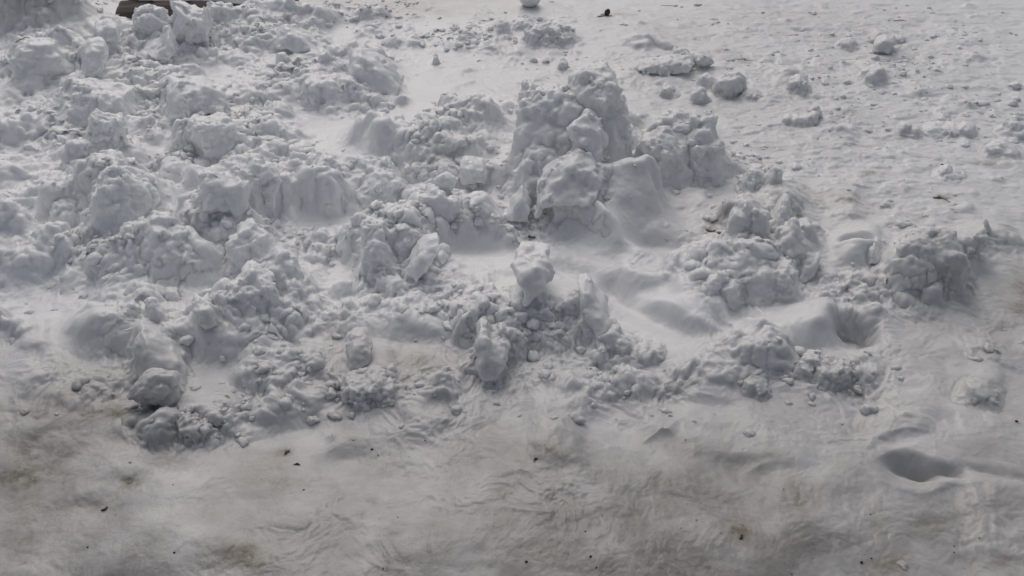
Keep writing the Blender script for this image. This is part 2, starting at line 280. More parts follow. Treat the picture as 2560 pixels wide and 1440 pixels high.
# ------------------------------------------------------------------ loose chunks: (label, shape)
CHUNKS += [
    ("largest rounded boulder of snow at the top of the tall middle pile", dict(lean=0.8, weld=.7, vb=395, u0=1490, back=.10, blobs=[(1492, 270, 66, 74), (1520, 300, 42, 56), (1470, 215, 42, 40, -10), (1500, 195, 26, 24, -10), (1455, 250, 40, 50), (1510, 360, 48, 44)], deep=.9, rough=.5, facet=0.1)),
    ("thin upright spire of snow on the left shoulder of the tall pile", dict(lean=0.3, weld=.7, vb=330, u0=1320, back=.08, blobs=[(1311, 215, 10, 16), (1316, 240, 16, 26), (1330, 270, 26, 34), (1345, 300, 36, 36)], rough=.5)),
    ("broad lumpy shoulder of the tall pile between its spire and boulder", dict(lean=0.8, weld=.7, vb=450, u0=1370, back=.08, blobs=[(1390, 262, 42, 34), (1350, 285, 44, 44), (1420, 300, 48, 46), (1335, 345, 46, 54), (1380, 360, 56, 56), (1340, 410, 44, 50), (1440, 370, 60, 50)], deep=.85, rough=.5, facet=.12)),
    ("small upright block of snow set in the face of the tall pile", dict(vb=392, u0=1405, back=-.03, poly=[(1378, 375), (1386, 330), (1394, 310), (1412, 306), (1422, 314), (1426, 350), (1422, 392), (1385, 395)], thick=.045, lean=.25, rough=.75)),
    ("squarish rounded slab leaning low on the right of the tall pile", dict(vb=395, u0=1475, back=-.04, poly=[(1428, 385), (1424, 320), (1440, 296), (1470, 290), (1496, 300), (1504, 330), (1520, 366), (1512, 392), (1470, 400)], thick=0.07, lean=0.5, rough=.75)),
    ("low rounded lump at the left foot of the tall pile", dict(lean=1.0, weld=.7, vb=480, u0=1345, blobs=[(1350, 400, 40, 36), (1320, 430, 34, 30), (1375, 430, 44, 40), (1335, 460, 40, 26)], rough=.5, deep=.7)),
    ("small knob standing in the gap right of the tall pile", dict(vb=372, u0=1572, blobs=[(1570, 330, 14, 18), (1576, 352, 20, 22), (1592, 358, 18, 14)], rough=.6)),
    ("dark-faced block forming the left half of the pile right of centre", dict(lean=1.0, weld=.7, vb=442, u0=1660, blobs=[(1658, 388, 58, 52), (1625, 372, 34, 30), (1690, 400, 40, 40), (1655, 355, 40, 24)], rough=.5, facet=0.2, deep=.8)),
    ("jagged top lump crowning the pile right of centre", dict(lean=1.0, weld=.7, vb=378, u0=1680, back=.05, blobs=[(1672, 312, 26, 28), (1650, 335, 30, 30), (1700, 300, 18, 18), (1712, 292, 10, 14), (1690, 345, 34, 36)], rough=.6)),
    ("two-peaked lump on the right shoulder of the pile right of centre", dict(lean=1.0, weld=.7, vb=436, u0=1756, blobs=[(1740, 318, 18, 26), (1768, 328, 22, 30), (1756, 360, 36, 36), (1776, 395, 30, 40), (1745, 400, 34, 36)], rough=.6, deep=.8)),
    ("pointed wedge of snow with a bright left edge before the tall pile", dict(weld=0.9, vb=512, u0=1420, back=-.02, poly=[(1342, 512), (1350, 462), (1378, 426), (1415, 396), (1446, 372), (1462, 392), (1490, 408), (1500, 440), (1480, 490), (1440, 512)], thick=0.07, lean=1.1, rough=0.7)),
    ("dirty brown mushroom of snow above the hollow left of centre", dict(free=True, vb=494, u0=1112, back=.03, stain=.95, blobs=[(1112, 452, 25, 20), (1098, 458, 16, 14), (1126, 458, 14, 14), (1112, 478, 16, 20)], rough=.5)),
    ("rounded cap of snow just behind the brown mushroom lump", dict(vb=448, u0=1112, back=.02, blobs=[(1112, 424, 26, 18), (1094, 434, 18, 12), (1130, 434, 20, 14)], rough=.6)),
    ("flat-topped cube of snow left of the tall pile's foot", dict(vb=452, u0=1184, poly=[(1152, 450), (1150, 408), (1164, 400), (1210, 408), (1220, 430), (1216, 452)], thick=.05, lean=.15, rough=.5)),
    ("row of small round lumps left of the brown mushroom lump", dict(vb=452, u0=1046, blobs=[(1020, 430, 14), (1040, 426, 16), (1062, 426, 16), (1078, 432, 12), (1030, 444, 14), (1060, 444, 18)], rough=.7)),
    ("twin-humped lump before the shaded bank left of centre", dict(vb=462, u0=930, blobs=[(908, 424, 20, 18), (960, 424, 24, 20), (935, 436, 30, 22), (975, 444, 22, 18), (905, 445, 24, 18)], rough=.7)),
    ("rounded shoulder lump overhanging the smooth shelf left of centre", dict(vb=508, u0=965, blobs=[(950, 470, 40, 34), (985, 470, 26, 26), (935, 490, 36, 24), (970, 492, 24, 18)], rough=.55)),
    ("leaf-shaped fin of snow leaning right in the left-centre heap", dict(vb=695, u0=1055, back=-.02, poly=[(1096, 590), (1100, 604), (1086, 636), (1068, 664), (1040, 690), (1024, 680), (1026, 648), (1044, 618), (1070, 602)], thick=0.055, lean=0.7, rough=0.4)),
    ("upright crumbly lump left of the leaf-shaped fin", dict(vb=690, u0=940, blobs=[(930, 562, 22, 18), (950, 574, 20, 22), (936, 600, 30, 36), (940, 640, 34, 40)], rough=.6, deep=.8)),
    ("pointed peak rising behind the leaf-shaped fin", dict(vb=670, u0=1015, back=.04, blobs=[(1012, 552, 12, 16), (1022, 574, 22, 22), (1040, 592, 22, 20), (1015, 610, 34, 36)], rough=.6)),
    ("knobbly lump crowning the centre mound below the smooth shelf", dict(vb=560, u0=1085, blobs=[(1082, 488, 22, 18), (1068, 508, 22, 22), (1095, 512, 28, 26), (1130, 508, 20, 14)], rough=.5, deep=.8)),
    ("small white tooth of snow on the centre mound's crest", dict(vb=508, u0=1115, blobs=[(1115, 482, 6, 10), (1115, 494, 10, 12), (1098, 490, 8, 8)], rough=.3)),
    ("heart-shaped overhanging block in the middle of the picture", dict(weld=0.8, vb=738, u0=1322, back=.0, poly=[(1286, 662), (1292, 644), (1330, 638), (1372, 644), (1380, 660), (1372, 694), (1350, 716), (1326, 738), (1300, 740), (1308, 706), (1292, 684)], thick=0.085, lean=.45, rough=0.6)),
    ("tall dark blade of snow leaning left beside the smooth lane", dict(weld=0.9, vb=852, u0=1490, back=.0, poly=[(1444, 704), (1462, 692), (1478, 704), (1490, 736), (1512, 764), (1524, 800), (1528, 850), (1498, 856), (1478, 806), (1452, 762)], thick=0.06, lean=1.15, rough=0.35)),
    ("round white lump at the foot of the tall dark blade", dict(vb=892, u0=1530, blobs=[(1526, 850, 30, 28), (1545, 864, 26, 26), (1515, 866, 24, 26)], rough=.5)),
    ("angular block leaning right at the left end of the domed heap", dict(vb=932, u0=1235, poly=[(1192, 905), (1190, 850), (1198, 816), (1216, 818), (1228, 846), (1262, 860), (1274, 876), (1256, 908), (1240, 932), (1210, 930)], thick=0.06, lean=0.8, rough=0.5)),
    ("small square block alone on the smooth slope left of centre front", dict(vb=908, u0=896, poly=[(868, 902), (866, 866), (880, 842), (912, 838), (930, 856), (924, 888), (900, 908)], thick=0.05, lean=1.1, rough=0.45)),
    ("lower step of snow under the crest of the front slope", dict(vb=988, u0=925, blobs=[(890, 968, 34, 14), (930, 962, 36, 16), (962, 968, 28, 12)], rough=0.45)),
    ("boulder of snow with a dark foot alone at lower left", dict(free=True, vb=1012, u0=396, blobs=[(388, 962, 46, 36), (422, 950, 26, 26), (420, 980, 32, 28), (366, 980, 34, 26)], rough=.5, facet=.1)),
    ("dark-sided block with a bright cut left edge above the lower left boulder", dict(vb=940, u0=395, poly=[(338, 934), (344, 858), (356, 834), (392, 848), (430, 862), (458, 892), (452, 938), (400, 944)], thick=0.08, lean=0.7, rough=0.45)),
    ("knobbly pair of small lumps at the edge of the stained snow lower left", dict(vb=1096, u0=500, blobs=[(480, 1072, 26, 18), (520, 1078, 18, 16), (470, 1056, 16, 12), (498, 1082, 20, 14), (540, 1090, 14, 12)], rough=.8)),
    ("tall pointed spire of snow in the left heap", dict(vb=565, u0=292, blobs=[(294, 416, 16, 18), (290, 450, 30, 34), (300, 500, 50, 52), (345, 490, 34, 34), (275, 520, 40, 40)], rough=.6, facet=.15, deep=.8)),
    ("cauliflower lump left of the pointed spire", dict(vb=562, u0=172, blobs=[(155, 524, 20, 16), (185, 520, 22, 16), (170, 536, 26, 20), (200, 536, 20, 16), (150, 545, 18, 14)], rough=.8)),
    ("rounded lump cut by the picture's left edge", dict(vb=580, u0=22, blobs=[(12, 536, 34, 30), (40, 552, 26, 24)], rough=.6)),
    ("tower of snow with a dark crack left of the long shaded bank", dict(vb=500, u0=640, blobs=[(636, 405, 18, 20), (640, 435, 28, 34), (660, 452, 34, 34), (625, 470, 30, 36), (680, 475, 24, 26)], rough=.55, facet=.1)),
    ("flat slab with a smooth shaded face left of the cracked tower", dict(vb=525, u0=560, poly=[(502, 522), (506, 446), (520, 436), (575, 440), (600, 428), (622, 450), (620, 500), (590, 526)], thick=.06, lean=.35, rough=.5)),
    ("round-topped lump behind the smooth shaded slab", dict(vb=450, u0=450, blobs=[(440, 425, 28, 20), (468, 434, 24, 18), (420, 438, 20, 14)], rough=.6)),
    ("dark-faced boulder in the left heap", dict(vb=395, u0=555, blobs=[(545, 345, 50, 42), (515, 340, 36, 34), (585, 362, 34, 32)], rough=.55, facet=.3, deep=.8)),
    ("small knob on the left end of the dark-faced boulder", dict(vb=352, u0=483, back=-.02, blobs=[(483, 322, 13, 17), (480, 338, 14, 14)], rough=.55)),
    ("blocky lump with a sheer left edge in the left heap", dict(vb=286, u0=480, poly=[(420, 284), (420, 228), (436, 214), (480, 200), (530, 206), (560, 222), (552, 262), (500, 288)], thick=.10, lean=.45, rough=.6)),
    ("broad boulder left of the sheer-edged lump", dict(vb=312, u0=262, blobs=[(225, 262, 44, 36), (285, 266, 46, 36), (200, 285, 36, 26), (310, 285, 36, 26)], rough=.55, facet=.3, deep=.8)),
    ("white crest lump before the broad boulder", dict(vb=322, u0=262, back=-.06, blobs=[(245, 300, 20, 14), (290, 304, 18, 12), (262, 310, 26, 14)], rough=.7)),
    ("angular block with a flat dark face high in the left heap", dict(vb=100, u0=268, poly=[(236, 98), (240, 68), (268, 54), (288, 58), (298, 74), (298, 98)], thick=.09, lean=.25, rough=.5)),
    ("square dark slab below the flat-faced block in the left heap", dict(vb=182, u0=240, poly=[(206, 180), (208, 116), (222, 102), (262, 100), (268, 126), (262, 160), (232, 184)], thick=.09, lean=.30, rough=.5)),
    ("shaded hump left of the square dark slab", dict(vb=178, u0=88, blobs=[(88, 140, 40, 32), (65, 155, 30, 24), (115, 155, 30, 26)], rough=.5, facet=.2)),
    ("sharp-tipped peak in front of the log", dict(vb=142, u0=405, poly=[(360, 138), (385, 116), (404, 104), (412, 74), (420, 70), (434, 96), (438, 124), (420, 142)], thick=.09, lean=.4, rough=.55)),
    ("rounded white block just left of the gap before the log", dict(vb=78, u0=378, blobs=[(366, 34, 22, 16), (388, 40, 22, 18), (376, 58, 32, 22)], rough=.75, facet=.15)),
    ("upright white block just right of the gap before the log", dict(vb=98, u0=450, poly=[(430, 94), (431, 52), (434, 24), (440, 10), (456, 15), (472, 27), (500, 29), (518, 25), (530, 60), (522, 96)], thick=.10, lean=0.4, rough=.75)),
    ("small ball of snow on the crest right of the upright white block", dict(vb=30, u0=474, blobs=[(474, 22, 9, 8)], rough=.5)),
    ("low knobby crest lump over the log's right end", dict(vb=44, u0=545, blobs=[(527, 14, 10, 10), (550, 16, 12, 10), (574, 16, 8, 8), (540, 28, 20, 14), (565, 30, 18, 12)], rough=.6)),
    ("shaded slab sloping right on the flat beyond the left heap", dict(vb=220, u0=945, poly=[(870, 172), (880, 142), (900, 132), (940, 144), (975, 166), (1000, 204), (990, 222), (905, 216)], thick=.10, lean=.55, rough=.5)),
    ("knobby lump before the sloping slab beyond the left heap", dict(vb=260, u0=830, blobs=[(785, 222, 26, 20), (830, 222, 30, 22), (870, 218, 26, 20), (895, 236, 24, 16), (845, 244, 28, 14)], rough=.7)),
    ("slab of snow with a wedge top right of the crumbs beyond the left heap", dict(vb=124, u0=725, poly=[(688, 118), (694, 88), (714, 68), (740, 76), (770, 96), (800, 118), (740, 124)], thick=.08, lean=.5, rough=.5)),
    ("small cube of snow below the wedge-topped slab", dict(vb=156, u0=704, blobs=[(704, 144, 13, 12)], rough=.55, facet=.4)),
    ("pointed little lump standing on the flat at the top centre", dict(vb=164, u0=1089, blobs=[(1089, 142, 6, 10), (1089, 153, 8, 11)], rough=.55)),
    ("small pear-shaped lump beyond the tall pile", dict(vb=174, u0=1408, blobs=[(1406, 152, 6, 8), (1409, 163, 12, 12)], rough=.55)),
    ("flat pebble of snow left of the pear-shaped lump", dict(free=True, vb=155, u0=1335, blobs=[(1335, 149, 10, 6)], rough=.5)),
    ("rounded lump at the left of the crumb cluster near the snowball", dict(vb=82, u0=1257, blobs=[(1256, 66, 16, 14), (1252, 74, 14, 9)], rough=.6)),
    ("rounded lump at the middle of the crumb cluster near the snowball", dict(vb=76, u0=1306, blobs=[(1300, 64, 18, 12), (1318, 66, 14, 10)], rough=.6)),
    ("broad lump right of the crumb cluster near the snowball", dict(vb=110, u0=1365, blobs=[(1340, 90, 26, 18), (1375, 86, 30, 18), (1400, 96, 22, 12)], rough=.7)),
    ("long flat slab with a dark undercut on the packed snow", dict(free=True, vb=181, u0=1660, back=.02, poly=[(1592, 168), (1600, 156), (1640, 148), (1690, 140), (1728, 146), (1738, 160), (1716, 176), (1660, 181), (1622, 178)], thick=.07, lean=.5, rough=.55)),
    ("block resting on the right end of the undercut slab", dict(vb=166, u0=1708, blobs=[(1704, 146, 22, 20), (1722, 152, 16, 14)], rough=.6, facet=.2)),
    ("small round lump right of the undercut slab", dict(free=True, vb=166, u0=1762, blobs=[(1758, 151, 20, 13), (1775, 155, 10, 8)], rough=.5)),
    ("dirty-bottomed boulder on the packed snow at upper right", dict(free=True, vb=233, u0=1826, stain=.40, blobs=[(1828, 208, 32, 25), (1808, 212, 24, 20), (1846, 212, 18, 18)], rough=.6)),
    ("upper lump of the two leaning beside the dirty-bottomed boulder", dict(vb=226, u0=1762, back=.03, blobs=[(1760, 204, 16, 18), (1772, 202, 12, 12)], rough=.5)),
    ("lower lump of the two leaning beside the dirty-bottomed boulder", dict(free=True, vb=254, u0=1750, blobs=[(1750, 236, 21, 18)], rough=.55)),
    ("little round lump left of the two leaning lumps", dict(vb=244, u0=1668, blobs=[(1668, 228, 18, 14), (1684, 238, 12, 7)], rough=.5)),
    ("flat wedge of snow right of the dirty-bottomed boulder", dict(vb=248, u0=1876, blobs=[(1876, 238, 24, 10)], rough=.5)),
    ("rounded lump alone on the packed snow at upper right", dict(vb=226, u0=1994, blobs=[(1996, 209, 22, 14), (1984, 214, 14, 9)], rough=.6)),
    ("small ball at the end of a curved ridge on the packed snow", dict(free=True, vb=292, u0=2041, blobs=[(2041, 279, 15, 12)], rough=.5)),
    ("curved ridge of snow on the packed snow left of its small ball", dict(vb=312, u0=2000, blobs=[(1968, 300, 14, 9), (1990, 303, 18, 9), (2014, 300, 16, 11), (2032, 292, 12, 9)], rough=.5)),
    ("left one of two round lumps at the right foot of the pile", dict(vb=476, u0=1888, blobs=[(1886, 442, 22, 20), (1902, 452, 18, 18), (1880, 458, 22, 16)], rough=.6)),
    ("right one of two round lumps at the right foot of the pile", dict(vb=458, u0=1936, blobs=[(1938, 436, 16, 17), (1932, 444, 14, 13)], rough=.55)),
    ("cone-shaped lump alone on the flat at far right", dict(vb=446, u0=2368, blobs=[(2364, 430, 15, 13), (2380, 440, 22, 7)], rough=.5)),
    ("round-fronted lump in the crumbs at upper right", dict(vb=208, u0=2186, blobs=[(2188, 190, 26, 18), (2172, 182, 14, 10)], rough=.5)),
    ("square hollow-faced lump near the top right", dict(vb=130, u0=2212, poly=[(2182, 124), (2186, 104), (2206, 92), (2236, 94), (2240, 108), (2222, 130)], thick=.06, lean=.3, rough=.55)),
    ("small lump left of the square lump near the top right", dict(vb=120, u0=2115, blobs=[(2116, 110, 20, 10), (2126, 106, 10, 8)], rough=.5)),
    ("lump left of the grey slab at the right edge", dict(vb=338, u0=2264, blobs=[(2262, 322, 15, 14), (2284, 328, 14, 8)], rough=.5)),
    ("long low grey slab on the flat at the right", dict(vb=338, u0=2370, blobs=[(2340, 326, 24, 9), (2380, 326, 26, 9), (2416, 322, 18, 10)], rough=.5)),
    ("dark wedge lump near the right edge", dict(vb=388, u0=2500, blobs=[(2494, 372, 22, 13), (2520, 380, 22, 9)], rough=.5)),
    ("rounded lump cut by the right edge", dict(vb=345, u0=2545, blobs=[(2545, 318, 26, 18), (2560, 335, 22, 14)], rough=.6)),
    ("peak with brown dirt on its left flank at the right", dict(vb=585, u0=1866, back=.03, blobs=[(1856, 508, 16, 14), (1868, 530, 26, 26), (1895, 550, 24, 24), (1850, 555, 28, 28)], rough=.5)),
    ("thin pointed fin right of the brown-flanked peak", dict(vb=560, u0=1955, poly=[(1924, 556), (1940, 526), (1958, 494), (1968, 500), (1976, 540), (1968, 560)], thick=0.06, lean=0.9, rough=.55)),
    ("small tilted peak below the pointed fin", dict(vb=630, u0=1976, poly=[(1944, 612), (1950, 576), (1968, 566), (1982, 552), (1994, 560), (1996, 590), (2012, 622), (1985, 634)], thick=.05, lean=0.8, rough=.6)),
    ("white tooth of snow in front of the dark pit at right", dict(vb=656, u0=2186, poly=[(2170, 656), (2176, 622), (2183, 610), (2194, 626), (2200, 656)], thick=.025, lean=.4, rough=.55)),
    ("big rounded mound of snow at right with a dark slanting foot", dict(vb=722, u0=2320, back=.02, blobs=[(2290, 640, 50, 40), (2340, 640, 44, 40), (2370, 660, 34, 36), (2270, 680, 44, 40)], rough=.6, deep=.8)),
    ("pale wedge with a cut edge between the right ridges", dict(vb=690, u0=2030, poly=[(1990, 690), (2010, 660), (2045, 636), (2052, 642), (2040, 676), (2020, 694)], thick=.04, lean=.7, rough=.5)),
    ("cracked lump on the left end of the right ridge", dict(vb=742, u0=1800, blobs=[(1805, 700, 18, 18), (1782, 716, 22, 20), (1770, 728, 18, 14), (1825, 722, 20, 16)], rough=.6, facet=.15)),
    ("shaded hump on the right end of the right ridge", dict(vb=744, u0=1930, blobs=[(1915, 704, 36, 28), (1955, 700, 34, 28), (1885, 722, 26, 20)], rough=.5)),
    ("knobby lump in front of the deep footprint", dict(vb=965, u0=2065, blobs=[(2028, 900, 18, 16), (2015, 925, 24, 18), (2060, 938, 26, 18), (2105, 930, 24, 16), (2085, 944, 18, 14)], rough=0.55)),
    ("small lump left of the knobby lump by the footprint", dict(vb=990, u0=1880, blobs=[(1878, 966, 22, 16), (1895, 976, 20, 12)], rough=0.5)),
    ("dark rounded hump near the right edge at the front", dict(vb=1010, u0=2440, lean=.9, weld=1.1, blobs=[(2446, 984, 26, 16), (2414, 996, 24, 10), (2474, 998, 20, 9)], rough=.4)),
    ("thin upright flake at the right edge of the ridges", dict(vb=584, u0=2470, poly=[(2460, 580), (2458, 552), (2464, 544), (2472, 556), (2478, 584)], thick=.012, lean=.3, rough=.3)),
    ("low ridge lump behind the thin upright flake", dict(vb=622, u0=2420, blobs=[(2390, 606, 18, 12), (2420, 602, 20, 12), (2445, 594, 18, 12)], rough=.6)),
    ("crumbly lump on the crest of the front right swell", dict(vb=905, u0=1600, blobs=[(1612, 884, 26, 16), (1640, 880, 20, 14), (1580, 896, 18, 12)], rough=0.55)),
    ("bulging lump left of the pointed peak in the left-centre heap", dict(vb=650, u0=625, blobs=[(622, 588, 28, 26), (645, 604, 30, 28), (605, 618, 28, 26)], rough=.6)),
    ("cluster of round lumps below the pointed spire", dict(vb=700, u0=420, blobs=[(405, 560, 22, 22), (425, 550, 18, 18), (398, 600, 26, 30), (420, 630, 30, 30), (445, 600, 24, 24)], rough=.6)),
    ("small smooth knob at the left end of the front ridge", dict(vb=795, u0=334, blobs=[(333, 768, 11, 13), (325, 780, 14, 12)], rough=.55)),
    ("rounded tooth right of the small smooth knob", dict(vb=800, u0=385, blobs=[(382, 768, 16, 18), (390, 782, 16, 16)], rough=.55)),
    ("smooth block in the dip behind the front ridge", dict(vb=812, u0=515, poly=[(484, 800), (484, 762), (496, 752), (520, 756), (538, 776), (545, 806), (510, 812)], thick=.04, lean=.35, rough=.5)),
    ("tiny knob above the dip behind the front ridge", dict(vb=752, u0=428, blobs=[(428, 735, 14, 13)], rough=.55)),
    ("rounded outcrop left of the upright crumbly lump", dict(vb=700, u0=700, blobs=[(702, 652, 26, 24), (720, 670, 26, 24), (690, 680, 28, 24)], rough=.5)),
    ("pale lump on the slope below the rounded outcrop", dict(vb=775, u0=640, blobs=[(630, 700, 30, 26), (655, 720, 32, 30), (620, 740, 34, 30)], rough=.55)),
    ("knob standing behind the domed heap left of the heart-shaped block", dict(vb=790, u0=1205, blobs=[(1205, 765, 20, 20), (1195, 782, 20, 14)], rough=.5)),
    ("small cube of snow by the pitted hollow right of centre", dict(vb=552, u0=1344, blobs=[(1342, 530, 16, 15), (1346, 542, 16, 12)], rough=.3, facet=.4)),
    ("knobby cluster before the pointed wedge", dict(vb=535, u0=1408, blobs=[(1388, 488, 14, 14), (1412, 484, 18, 14), (1432, 486, 14, 14), (1405, 508, 22, 18), (1425, 518, 20, 16)], rough=.7)),
    ("shark-fin lump right of the flat cube", dict(vb=545, u0=1305, poly=[(1268, 540), (1280, 500), (1304, 470), (1320, 490), (1325, 520), (1318, 545)], thick=.045, lean=.45, rough=.55)),
]

CRUMBLY = [(1000, 1010, 800, 70, .12), (1120, 105, 90, 26, .5), (1300, 75, 120, 24, .35), (930, 40, 80, 30, .5), (1850, 440, 140, 50, .5), (2200, 160, 260, 110, .12), (2350, 320, 200, 70, .12), (1780, 560, 60, 30, .2), (1250, 860, 200, 60, .3), (2080, 950, 90, 30, .5), (520, 1060, 120, 50, .4), (640, 980, 160, 50, .4), (1350, 560, 90, 25, .5), (1230, 470, 90, 40, .4), (740, 600, 120, 40, .3)]
SCRAPS = [
    ('leaf_scrap', 1775, 580, .018, 20, 'leaf', 'leftmost brown leaf scrap at the foot of the dirt-flanked peak', 'leaf scrap'),
    ('leaf_scrap', 1800, 586, .014, -30, 'leaf', 'brown leaf scrap between two others at the foot of the dirt-flanked peak', 'leaf scrap'),
    ('leaf_scrap', 1832, 540, .016, 50, 'leaf', 'brown leaf scrap highest on the flank of the dirty peak', 'leaf scrap'),
    ('leaf_scrap', 2344, 496, .016, 10, 'leaf', 'dark curled leaf scrap on the flat at the right', 'leaf scrap'),
    ('leaf_scrap', 718, 1132, .010, 40, 'leaf', 'brown curled leaf scrap on trampled snow above the dark one', 'leaf scrap'),
    ('leaf_scrap', 743, 1163, .008, -20, 'grit', 'tiny dark leaf scrap on trampled snow at lower left', 'leaf scrap'),
    ('leaf_scrap', 1340, 1150, .008, 30, 'grit', 'tiny dark leaf scrap on the smooth front slope', 'leaf scrap'),
    ('leaf_scrap', 262, 1275, .008, 15, 'grit', 'dark leaf scrap in a brown stain at lower left', 'leaf scrap'),
    ('leaf_scrap', 1853, 1345, .008, 70, 'grit', 'dark leaf scrap in the brown stain at lower right', 'leaf scrap'),
    ('leaf_scrap', 1992, 562, .010, -40, 'leaf', 'small brown scrap beside the tilted peak at right', 'leaf scrap'),
    ('leaf_scrap', 1330, 594, .018, 0, 'leaf', 'dull scrap lying by the pitted hollow near the centre', 'leaf scrap'),
]
TWIGS = [(1672, 16, .10, -35, .0016, 'thin dark twig on the packed snow right of the brown bud'), (52, 113, .10, 20, .003, 'short brown twig in the snow at the left edge'), (2365, 503, .05, -15, .0015, 'thin stalk beside the curled leaf on the flat'), (1862, 152, .08, 30, .0015, 'faint brown twig above the small lump on packed snow'), (2250, 53, .07, -8, .002, 'short brown twig near the top right')]
GRIT_AT = [(2541, 1054, 2), (1477, 1393, 2), (2154, 1407, 2), (436, 1383, 1.6), (1316, 1405, 1.4), (930, 1124, 1.4), (945, 1138, 1), (1160, 68, 2), (1168, 67, 2), (2340, 415, 2), (2355, 412, 2), (1820, 60, 2.5), (1694, 50, 2)]


def add_bank(pts, s, wb, end, k, p, w):
    s = max(s, .6)
    ph, db, dc, hh = [], [], [], []
    for (u, vc, vb) in pts:
        xb, yb, zb = ray(u, vb)
        Db = CAM_H / -zb * math.hypot(xb, yb)
        xc, yc, zc = ray(u, vc)
        cot = math.hypot(xc, yc) / -zc
        z = (CAM_H * cot - Db) / (s + cot)
        ph.append(math.atan2(xb, yb))
        db.append(Db)
        dc.append(Db + s * z)
        hh.append(z)
    ph = np.array(ph)
    o = np.argsort(ph)
    ph = ph[o]
    db, dc, hh = (np.array(a)[o] for a in (db, dc, hh))
    i0, i1 = np.searchsorted(PHI, ph[0]), np.searchsorted(PHI, ph[-1])
    if i1 - i0 < 2:
        return
    ext = int(.03 / .00135)
    i0, i1 = max(0, i0 - ext), min(NC, i1 + ext)
    lo_, hi_ = db.min(), (dc + wb).max()
    j0, j1 = np.searchsorted(DR, lo_ - .05), np.searchsorted(DR, hi_ + .05)
    X, Y = GX[j0:j1, i0:i1], GY[j0:j1, i0:i1]
    q = PHI[None, i0:i1] + perlin(X * 5, Y * 5, .7, 23) * .022 + perlin(X * 15, Y * 15, .7, 24) * .008
    D = DR[j0:j1, None] + perlin(X * 7, Y * 7, .2, 21) * .034 + perlin(X * 19, Y * 19, .2, 22) * .004
    qs = np.linspace(ph[0], ph[-1], 240)
    n = 14
    ker = np.hanning(n * 2 + 1)
    ker /= ker.sum()
    pad = lambda a_: np.convolve(np.pad(np.interp(qs, ph, a_), n, mode='edge'), ker, 'valid')
    Db, Dc = np.interp(q, qs, pad(db)), np.interp(q, qs, pad(dc))
    hz = np.interp(q, ph, hh) * (1 + perlin(X * 6, Y * 6, 1.7, 5) * .26)
    e = np.clip(np.minimum((q - ph[0]), (ph[-1] - q)) / max(1e-4, (ph[-1] - ph[0]) * max(end, .15)), 0, 1)
    hz = hz * e * e * (3 - 2 * e)
    t = (D - Db) / np.maximum(Dc - Db, .012)
    front = np.clip(t, 0, 1) ** p
    front = front * (1 - .35 * front) / .65 if p == 1.0 else front
    back = np.clip(1 - (D - Dc) / wb, 0, 1)
    back = back * back * (3 - 2 * back)
    h = np.where(D < Dc, front, back) * hz
    sub = H[j0:j1, i0:i1]
    H[j0:j1, i0:i1] = np.where(h > 1e-4, smax(sub, h + np.minimum(sub, 0) * .5, k * np.clip(h / .02, 0.02, 1)), sub)


for b in BANKS:
    add_bank(*b)

# roughness: how broken the snow is, 0 = trampled smooth
def ell(u, v, ru, rv, hard=1.0):
    return np.exp(-(((GU - u) / ru) ** 2 + ((GV - v) / rv) ** 2) ** hard)


R = np.full(GX.shape, .10, np.float32)
for (u, v, ru, rv, val) in ROUGH:
    w = ell(u, v, ru, rv, 1.6)
    R = R * (1 - w) + val * w
R *= np.clip(.75 + 1.1 * fbm(GX * 3.2, GY * 3.2, 5.2, 2, 44), .15, 1.6)
R = R * (1 - far) + .2 * far

# clods: angular broken lumps frozen into the churned snow
H0 = H.copy()


def clods(count, seed, rmin, span, bury, gate, low=1.0, where=None):
    rc_ = np.random.default_rng(seed)
    made, B0 = 0, H.copy()
    while made < count:
        D0 = math.sqrt(rc_.uniform(1.2 ** 2, 6.8 ** 2))
        p0 = rc_.uniform(-.80, .80)
        i, j = int(np.searchsorted(DR, D0)), int(np.searchsorted(PHI, p0))
        if rc_.random() > np.clip(where[i, j] if where is not None else R[i, j] * (1 + gate) - gate, 0, 1) ** 1.2:
            continue
        made += 1
        r = rmin * (span ** (rc_.random() ** 1.7)) * (.65 + .45 * min(R[i, j], 1))
        i0, i1 = np.searchsorted(DR, [D0 - 1.8 * r, D0 + 1.8 * r])
        j0, j1 = np.searchsorted(PHI, [p0 - 1.8 * r / D0, p0 + 1.8 * r / D0])
        if i1 - i0 < 2 or j1 - j0 < 2:
            continue
        X, Y = GX[i0:i1, j0:j1] - GX[i, j], GY[i0:i1, j0:j1] - GY[i, j]
        wx = perlin(GX[i0:i1, j0:j1] / r * .9, GY[i0:i1, j0:j1] / r * .9, made * .37, 5) * .35 * r
        wy = perlin(GX[i0:i1, j0:j1] / r * .9, GY[i0:i1, j0:j1] / r * .9, made * .37 + 9, 6) * .35 * r
        X, Y = X + wx, Y + wy
        hgt = low * r * rc_.uniform(.45, 1.0)
        h = np.full(X.shape, 9.0)
        for q in range(3):
            a = rc_.uniform(0, 2 * math.pi)
            g = rc_.uniform(.1, .9)
            h = np.minimum(h, hgt * rc_.uniform(.75, 1.0) + g * (math.cos(a) * X + math.sin(a) * Y))
        a0 = rc_.uniform(0, 6.28)
        for q in range(6):
            a = a0 + q * 1.047 + rc_.uniform(-.35, .35)
            h = np.minimum(h, (r * rc_.uniform(.65, 1.15) - math.cos(a) * X - math.sin(a) * Y) * rc_.uniform(1.1, 3.2))
        sub = H[i0:i1, j0:j1]
        base = B0[i, j] + .45 * (H[i, j] - B0[i, j]) - bury * hgt
        H[i0:i1, j0:j1] = smax(sub, base + np.clip(h, -.2, None), .004 + .06 * r)


